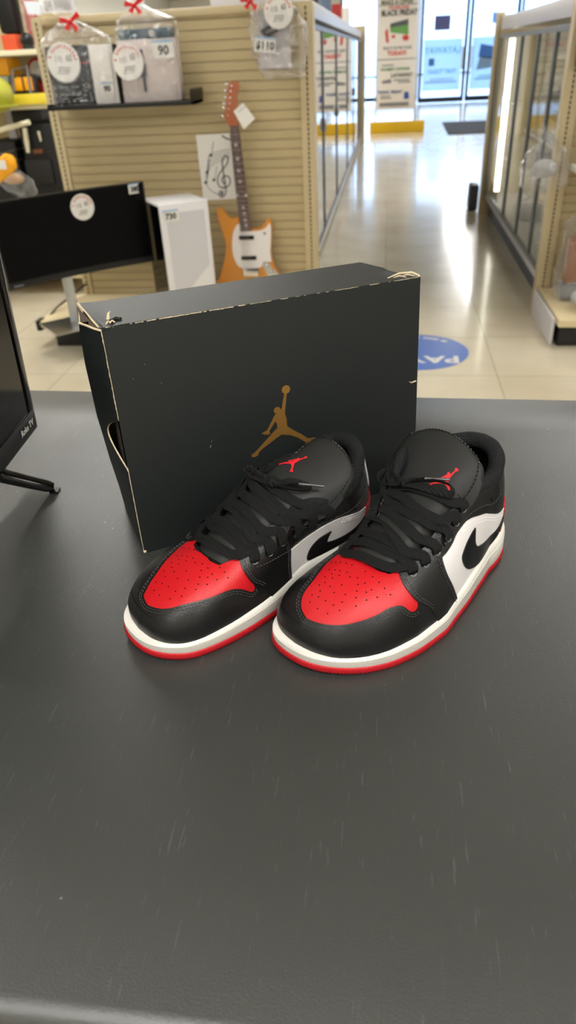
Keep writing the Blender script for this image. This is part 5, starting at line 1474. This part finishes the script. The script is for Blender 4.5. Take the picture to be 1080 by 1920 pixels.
# ================================================================== RIGHT END GONDOLA
gb = thing('end_shelving', 'beige slatted end display unit at the right edge with bagged goods', 'shelving unit', (0, 0, 0))
upright(gb, .962, 1.045, 1.735, 4.75)
slatwall(gb, 1.045, 2.35, .16, 1.70, 4.755)
MB().box(2.35, 2.43, 4.74, 4.80, 0, 1.735, .003).build('upright_post', M_beige, gb)
MB().box(.955, .972, 4.13, 4.74, 0, .155, .003).build('deck_side', M_case, gb)
MB().box(.98, 2.40, 4.07, 4.735, .125, .165, .004).build('deck_shelf', M_deck, gb)
MB().box(1.0, 2.38, 4.12, 4.70, 0, .124, .003).build('kick_plate', M_kick, gb)
MB().box(.965, 2.42, 4.802, 4.845, 0, 1.72).build('back_board', M_beige, gb, False)
s0 = at(1062, 322, Y=4.45)
MB().box(1.06, 2.34, 4.34, 4.75, s0.z - .03, s0.z, .004).build('shelf', M_card, gb)
def bagB(label, x, y, z, w_, h, seed, content):
    g = thing('wrapped_item', label, 'wrapped item', (x, y, z)); content(g, w_, h)
    film_bag(g, [(.001, 0, w_ * .48, .09), (h * .25, 0, w_ * .5, .10), (h * .7, 0, w_ * .46, .09), (h * .84, 0, w_ * .2, .05), (h * .89, 0, .015, .015), (h, 0, w_ * .28, .06)], seed)
    return g
def cbrown(g, w_, h): MB().box(-w_ * .38, w_ * .38, -.05, .07, .10, h * .55, .004).build('carton', mat('brown_carton', '#8a5c3a', .6), g); MB().box(-w_ * .42, w_ * .42, -.06, .08, .002, .09, .02).build('grey_bag', mat('grey_plastic_bag', '#8f9092', .35), g)
def cframe(g, w_, h):
    f = MB().box(-w_ * .4, w_ * .4, -.02, .01, .002, h * .6, .004).build('black_frame', M_black, g); MB().box(-w_ * .34, w_ * .34, -.0225, -.0195, .03, h * .56).build('picture', M_card, f, False)
u = at(1070, 540, Y=4.45)
bb = bagB('clear bag with a brown carton standing on the right deck', 1.205, 4.50, .166, .36, .62, 31, cbrown)
st = sticker(bb, -.055, -.115, at(1078, 410, Y=4.4).z - .166, .085, seed=12)
bf = bagB('clear bag with a black framed item and green knot on the right shelf', 1.215, 4.52, s0.z + .001, .30, .42, 33, cframe)
MB().sphere((-.13, -.04, .10), .018, 10, 6).build('green_knot', M_green, bf)
hg = at(1028, 262, Y=4.66)
hw = thing('wrapped_item', 'crinkled clear bag hanging on the near right post, in front of the glass case', 'wrapped item', (hg.x, 4.66, hg.z))
MB().tube([(.0, .085, .03), (.0, .0, .03), (0, -.02, .045)], .004, 6).build('hook', M_steel, hw)
MB().sphere((0, 0, -.15), .05, 14, 8, (1.5, .5, 1)).build('grey_content', mat('grey_content', '#a5a5a4', .4, bump=(30, .8, .02)), hw)
film_bag(hw, [(-.26, .01, .10, .03), (-.24, .0, .125, .05), (-.15, .0, .13, .06), (-.06, .0, .11, .05), (-.01, 0, .04, .03), (.02, 0, .012, .012), (.07, 0, .06, .04)], 61)
bp_ = thing('wrapped_item', 'grey plastic bag with a blue and red cushion end, front of the right deck', 'wrapped item', (1.22, 4.24, .166))
MB().sphere((0, .02, .07), .14, 18, 10, (1.1, .75, .5)).build('grey_bag', mat('light_grey_bag', '#a9aaab', .3, bump=(18, .8, .02)), bp_)
MB().sphere((.02, -.085, .065), .055, 16, 8, (1.5, .35, .8)).build('blue_cushion', mat('blue_cloth', '#2c3f86', .6), bp_)
MB().tube([(-.062 + .0, -.09, .07), (-.02, -.105, .105), (.04, -.107, .113), (.09, -.10, .10)], .006, 6).build('red_piping', M_redink, bp_)
z0_ = at(1075, 125, Y=4.64).z
o = MB().box(.985, 1.8, 4.64, 4.70, z0_, 1.72, .012).build('hanging_television', M_gloss); tag(o, 'black glossy flat screen hung high on the right unit, only its corner showing', 'television')
MB().cyl((1.2, 4.69, 1.5), (1.2, 4.752, 1.5), .015, None, 8).build('bracket', M_steel, o)

# ================================================================== AISLE END: BARRIER, BANNER, MAT
ya_ = 17.45
a_ = at(693, 250, Z=0); b_ = at(795, 247, Z=0)
o = MB().box(a_.x, b_.x, 17.25, 17.45, 0, .215, .01).build('floor_barrier', M_yellow); tag(o, 'low yellow barrier block on the floor in front of the banner', 'barrier')
Bn_ = thing('banner_stand', 'tall white sales banner with BLACK FRIDAY printing behind the yellow barrier', 'banner', (0, 17.62, 0))
tl_, tr_, bl2, br2 = at(712, 0, Y=17.62), at(786, 0, Y=17.62), at(704, 207, Y=17.62), at(773, 205, Y=17.62)
bx0, bx1 = -.30, .50
zb_, zt_ = .42, 2.75
M_ban = mat('banner_fabric', '#cfcac4', .6)
bn = MB().box(bx0, bx1, -.006, .0, zb_, zt_).build('sheet', M_ban, Bn_, False)
MB().box(bx0 - .03, bx0 - .004, -.01, .02, .02, zt_).box(bx1 + .004, bx1 + .05, -.01, .02, .02, zt_).box(bx0 - .03, bx1 + .05, -.012, .022, zt_, zt_ + .03).build('frame', M_steel, Bn_, False)
MB().box(bx0 - .05, bx1 + .07, -.10, .12, 0, .02, .004).build('foot_plate', M_steel, Bn_)
def FB(px, py): v = at(px, py, Y=17.61); return v.x, v.z
def bt(txt, px, py, size, m_, sx=1.0, bold=.004):
    x, z = FB(px, py); text_mb(txt, size, Matrix(((1, 0, 0, x), (0, 0, -1, -.008), (0, 1, 0, z), (0, 0, 0, 1))), .0005, bold, sx).build('print', m_, bn, False)
bt('BLACK FRIDAY', 749, 24, .135, M_ink, .80, .006)
bt('MAKE A OFFER', 745, 4, .12, mat('olive_ink', '#4b5030', .6), .8)
bt('YOU PICK YOUR', 748, 14, .06, M_redink, .9)
bt('PICK IT UP FOR YOUR', 745, 90, .065, M_grayink, .9)
bt('TODAY!', 744, 100, .105, M_redink, 1.0, .006)
bt('LAYAWAY', 753, 141, .10, M_ink, .95, .004)
bt('PAYMENT OPTIONS', 741, 130, .07, mat('green_ink', '#4f7a55', .6), .95)
bt('TODAY, FRIDAY', 731, 173, .075, mat('navy_ink', '#33477e', .6), .95)
MB().box(bx0, bx1, -.009, -.006, FB(740, 112)[1], FB(740, 110)[1]).build('divider', M_grayink, bn, False)
MB().box(bx0, bx1, -.009, -.006, FB(740, 10)[1], FB(740, 8.5)[1]).build('divider', M_grayink, bn, False)
def bq(pts, m_, d=.009):
    MB().prism([FB(*p) for p in pts], .002, Matrix(((1, 0, 0, 0), (0, 0, -1, -d + .002), (0, 1, 0, 0), (0, 0, 0, 1)))).build('print', m_, bn, False)
bq([(731, 47), (766, 36), (766, 65), (732, 61)], mat('green_print', '#5f8f4c', .6)); bq([(732, 44), (766, 35), (766, 46), (732, 52)], mat('grey_print', '#4d4f55', .6), .011)
bq([(722, 60), (727, 52), (729, 80), (724, 80)], M_redink, .011); bq([(754, 68), (762, 64), (768, 70), (764, 76), (756, 76)], M_redink, .011); bq([(734, 66), (741, 65), (741, 71), (735, 72)], M_redink, .012)
bq([(716, 152), (733, 148), (734, 156), (717, 157)], M_grayink); bq([(758, 172), (766, 172), (767, 185), (757, 186)], mat('blue_print', '#2b4694', .6))
for yy, x0_, x1_ in ((180, 713, 732), (184, 713, 734), (193, 711, 766), (197, 711, 766), (149, 738, 768), (153, 746, 770), (122, 716, 738)):
    (xa, za), (xb, zb2) = FB(x0_, yy), FB(x1_, yy + 1.4); MB().box(xa, xb, -.0085, -.006, zb2, za).build('print', M_grayink, bn, False)
# entrance mat
m0, m1 = at(829, 230, Z=0), at(840, 253, Z=0)
o = MB().add([(m0.x, m0.y, .001), (m1.x, m1.y, .001), (3.0, m1.y, .001), (3.2, m0.y, .001), (m0.x, m0.y, .012), (m1.x, m1.y, .012), (3.0, m1.y, .012), (3.2, m0.y, .012)], [(3, 2, 1, 0), (4, 5, 6, 7), (0, 1, 5, 4), (1, 2, 6, 5), (2, 3, 7, 6), (3, 0, 4, 7)]).build('door_mat', M_mat_, None, False); tag(o, 'black rubber mat on the floor before the entrance doors', 'mat')
# round blue floor sticker
cr_ = at(880, 665, Z=0); ct_ = at(787, 628, Z=0); cb_ = at(787, 694, Z=0)
cx_, cy_ = (ct_.x + cb_.x) / 2, (ct_.y + cb_.y) / 2; rr_ = (ct_.y - cb_.y) / 2
cx_ = cr_.x - rr_ * 1.0
fs_ = thing('floor_sticker', 'round blue sticker with white lettering on the floor right of the shoe box', 'floor sticker', (cx_, cy_, 0))
MB().prism(disc((0, 0), rr_, 60), .0008, Matrix.Translation((0, 0, .0004))).build('disc', mat('blue_vinyl', '#4468b4', .3), fs_, False)
MR = Matrix.Rotation(PI, 4, 'Z')
text_mb('PAYG', .145, MR @ Matrix.Translation((-.02, .125, .0015)), .0003, .004, 1.15).build('lettering', M_card, fs_, False)
rg_ = random.Random(4); k_ = MB()
for i in range(20):
    a = -PI * (.25 + .5 * i / 19); 
    if i % 6 == 5: continue
    R_ = MR @ Matrix.Translation((0, 0, .0012)) @ Matrix.Rotation(a + PI / 2, 4, 'Z') @ Matrix.Translation((0, -rr_ * .86, 0))
    k_.prism([(-.008, 0), (.008, 0), (.008, .026), (-.002, .028)], .0006, R_)
k_.build('small_print', M_card, fs_, False)

# ================================================================== TOOL SHELVES AT THE FAR LEFT
YT = 5.45
def T3(px, py, Y=YT): return at(px, py, Y=Y)
ts = thing('tool_shelving', 'beige shelving full of tools behind the monitor at the far left', 'shelving unit', (0, 0, 0))
MB().box(-4.2, -2.30, 5.95, 6.0, 0, 2.1).build('back_panel', M_slat, ts, False)
zs = [T3(10, 97).z, T3(10, 200).z, T3(10, 300).z]
shz_ = []
for z in (T3(10, 96).z, T3(30, 192).z - .01):
    MB().box(-4.2, -2.32, 5.30, 5.95, z - .03, z, .003).build('shelf', M_cream, ts); shz_.append(z)
MB().box(-4.2, -2.32, 5.30, 5.95, .12, .16, .003).build('shelf', M_deck, ts)
for x in (-2.34, -4.2): MB().box(x, x + .03, 5.90, 5.95, 0, 2.1).build('upright_post', M_beige, ts, False)
def item(nm, lab, cat, mb, m_, loc=(0, 0, 0)):
    o = mb.build(nm, m_); o.location = loc; tag(o, lab, cat); return o
def q3(x0, y0_, x1, y1, Y, dep, bev=.008):
    a = at(x0, y1, Y=Y); b = at(x1, y0_, Y=Y); return MB().box(a.x, b.x, Y, Y + dep, a.z, b.z, bev)
def sit(x0, y0_, x1, zbot, Y, dep, bev=.008):
    a = at(x0, y0_, Y=Y); b = at(x1, y0_, Y=Y); return MB().box(a.x, b.x, Y, Y + dep, zbot, a.z, bev)
zs1, zs2 = shz_; zs3 = at(32, 232, Y=5.32).z
o = item('tool_case', 'large black plastic tool case below the shelves, right of the yellow paddle', 'tool case', sit(32, 232, 98, .162, 5.32, .4, .02), M_black)
a = at(45, 300, Y=5.31); MB().box(a.x, a.x + .20, 5.305, 5.32, a.z - .16, a.z, .01).build('panel', M_blackm, o); MB().box(at(62, 284, Y=5.3).x, at(80, 284, Y=5.3).x, 5.30, 5.318, at(60, 288, Y=5.3).z, at(60, 281, Y=5.3).z).build('brown_patch', mat('brown_patch', '#6a4020', .6), o, False)
a = at(46, 240, Y=5.28); b = at(53, 286, Y=5.28)
MB().tube([a, a.lerp(b, .6), b], [.016, .018, .012], 10).build('hanging_bracket', M_cream, ts)
a = at(0, 246, Y=5.22); b = at(55, 229, Y=5.22)
MB().cyl(a + Vector((-.3, 0, -.05)), b, .017, .017, 12).build('hanging_bar', M_cream, ts)
a = at(72, 246, Y=5.3); b = at(77, 265, Y=5.3)
MB().cyl(a, b, .010, .006, 8).build('pale_latch', M_cream, o)
o = item('spirit_level', 'bright yellow spirit level lying on the tool shelf', 'tool', MB().box(at(12, 181, Y=5.25).x, at(87, 181, Y=5.25).x, 5.25, 5.30, zs2 + .001, zs2 + .062, .004), M_ylw)
o = item('tool_case', 'low black case under the yellow spirit level', 'tool case', MB().box(at(18, 210, Y=5.33).x, -2.40, 5.34, 5.7, zs3 + .002, max(zs3 + .05, zs2 - .034), .01), M_black)
o = item('power_tool', 'black and orange battery tool on the upper tool shelf', 'power tool', MB().box(at(20, 150, Y=5.36).x, at(50, 150, Y=5.36).x, 5.36, 5.56, zs2 + .001, zs2 + .17, .03), M_black)
for x0_, x1_ in ((22, 33), (43, 52)):
    a = at(x0_, 145, Y=5.35); b = at(x1_, 118, Y=5.35); MB().box(a.x, b.x, 5.345, 5.362, zs2 + .08, zs2 + .16, .004).build('orange_part', M_orange, o)
MB().tube([(at(18, 150, Y=5.34).x, 5.34, zs2 + .02), (at(20, 118, Y=5.34).x, 5.34, zs2 + .20), (at(48, 114, Y=5.34).x, 5.34, zs2 + .22), (at(52, 150, Y=5.34).x, 5.34, zs2 + .02)], .009, 8).build('guard', M_grayink, o)
o = item('circular_saw', 'red and grey circular saw with a black knob at the left post', 'power tool', MB().cyl((-2.475, 5.62, zs2 + .190), (-2.475, 5.70, zs2 + .190), .084, .084, 24).box(-2.56, -2.39, 5.61, 5.72, zs2 + .001, zs2 + .12, .01), M_redink)
o.location = (0, 0, 0)
MB().cyl((-2.475, 5.60, zs2 + .190), (-2.475, 5.62, zs2 + .190), .06, .06, 20).build('blade', M_steel, o); MB().sphere((-2.42, 5.62, zs2 + .235), .03, 12, 8).build('knob', M_black, o); MB().box(-2.53, -2.42, 5.59, 5.61, zs2 + .172, zs2 + .20, .004).build('handle', M_case, o)
item('tool_case', 'black plastic case standing behind the orange paddle', 'tool case', sit(-40, 268, 27, .162, 5.34, .4, .02), M_blackm)
MB().box(at(5, 200, Y=5.6).x, at(19, 200, Y=5.6).x, 5.60, 5.63, .16, zs2 - .03).build('inner_post', M_case, ts, False)
item('round_tool', 'black round-topped item on the top tool shelf next to the post', 'tool', MB().sphere((-2.40, 5.36, zs1 + .05), .045, 14, 10).cyl((-2.40, 5.36, zs1 + .001), (-2.40, 5.36, zs1 + .03), .04, .035, 14), M_black)
item('storage_box', 'yellow plastic box at the left edge of the upper tool shelf', 'box', MB().box(at(-8, 120, Y=5.4).x, at(13, 120, Y=5.4).x, 5.4, 5.6, zs2 + .172, zs2 + .275, .008), M_orange)
item('storage_box', 'pale grey box below the yellow box at the left edge', 'box', MB().box(at(-8, 160, Y=5.38).x, at(17, 160, Y=5.38).x, 5.38, 5.6, zs2 + .001, zs2 + .17, .01), mat('grey_green_box', '#8c9488', .5))
a = at(-14, 172, Y=5.1)
item('hard_hat', 'green and yellow rounded helmet at the left edge of the picture', 'helmet', MB().sphere((a.x, 5.12, zs2 + .07), .12, 18, 10, (1, 1, .9)).cyl((a.x, 5.12, zs2 + .001), (a.x, 5.12, zs2 + .012), .14, .14, 20), mat('lime_plastic', '#a7a83a', .35))
a, b = at(-12, 335, Y=4.95), at(24, 297, Y=4.95)
dd_ = (b - a); 
o = item('paddle', 'orange yellow plastic paddle with a white price label at the left edge', 'tool', MB().tube([a + dd_ * t for t in (0, .35, .7, .9, 1.05)], [.045, .05, .060, .055, .02], 16), M_orange)
for v in o.data.vertices: v.co.y = 4.95 + (v.co.y - 4.95) * .35
MB().tube([(-2.60, 4.96, 1.0), (-2.60, 5.0, 1.02), (-2.60, 5.94, 1.02)], .004, 6).build('hook', M_steel, o)
c_ = at(5, 308, Y=4.92); MB().box(c_.x - .05, c_.x + .025, 4.915, 4.918, c_.z - .03, c_.z + .025).build('price_label', M_paper, o, False)
g = thing('wrapped_item', 'clear bag of tan items hanging below the orange paddle', 'wrapped item', at(34, 338, Y=5.1))
MB().sphere((-.03, 0, .01), .05, 12, 8, (1.6, .6, .7)).build('content', mat('tan_item', '#b98f5e', .6), g); film_bag(g, [(-.12, .04, .03, .02), (-.08, .03, .08, .04), (0, -.02, .12, .05), (.05, -.06, .08, .04), (.08, -.08, .03, .02)], 41); MB().tube([(-.08, 0, .06), (-.08, .02, .10), (-.08, .83, .10)], .004, 6).build('hook', M_steel, g)
g = thing('wrapped_item', 'red and white wrapped item at the top left, beside the black handbag', 'wrapped item', (-2.385, 5.47, zs1 + .225))
MB().box(-.04, .035, -.03, .03, -.20, .16, .02).build('content', mat('pink_red', '#c0605c', .5), g); film_bag(g, [(-.222, .0, .042, .04), (-.1, .0, .048, .05), (.05, .0, .045, .05), (.2, .0, .04, .04)], 42)
item('handbag', 'black handbag in the top left corner above the tools', 'bag', MB().box(at(-14, 0, Y=5.36).x, at(20, 0, Y=5.36).x, 5.36, 5.5, zs1 + .09, zs1 + .40, .03), M_black)
item('storage_box', 'orange lid edge under the black handbag at the top left', 'box', MB().box(at(-14, 0, Y=5.34).x, at(14, 0, Y=5.34).x, 5.34, 5.6, zs1 + .001, zs1 + .088, .005), mat('orange_red', '#d0522c', .5))
# things over the left case row and on top of the slatted unit
g = thing('wrapped_item', 'red bow bag standing on top of the left glass case', 'wrapped item', (-.80, 6.6, 1.812))
MB().sphere((0, 0, .10), .09, 14, 8, (1, .8, .8)).build('content', M_redrib, g); film_bag(g, [(.001, 0, .15, .12), (.1, 0, .18, .13), (.2, 0, .12, .1), (.26, 0, .03, .03), (.32, 0, .08, .06)], 51)
for k, (yy, cc_) in enumerate(((8.0, 3), (9.5, 1), (11.5, 2), (13.5, 4))):
    o = MB().box(-.12, .12, -.16, .16, .001, .22 + .05 * (k % 2), .01).build('boxed_item', M_item[cc_]); o.location = (-.80, yy, 1.811)
    tag(o, ['black', 'blue grey', 'red', 'white'][k] + ' carton standing on top of the left glass case row', 'box')
build_shoe('sneaker', 'right-hand black, white and red sneaker, farther from the shoe box', (-.0665, .4679, 1.0), .9106, 1)
build_shoe('sneaker', 'left-hand black, white and red sneaker, close in front of the shoe box', (-.2370, .4884, 1.0), .8063, -1)
sc = bpy.context.scene
sc.view_settings.view_transform = 'Standard'
sc.view_settings.look = 'None'
sc.view_settings.exposure = 0.0
sc.view_settings.gamma = 1.0
sc.view_settings.use_curve_mapping = False
sc.cycles.max_bounces = 8
sc.cycles.transparent_max_bounces = 16
sc.cycles.caustics_reflective = False
sc.cycles.caustics_refractive = False
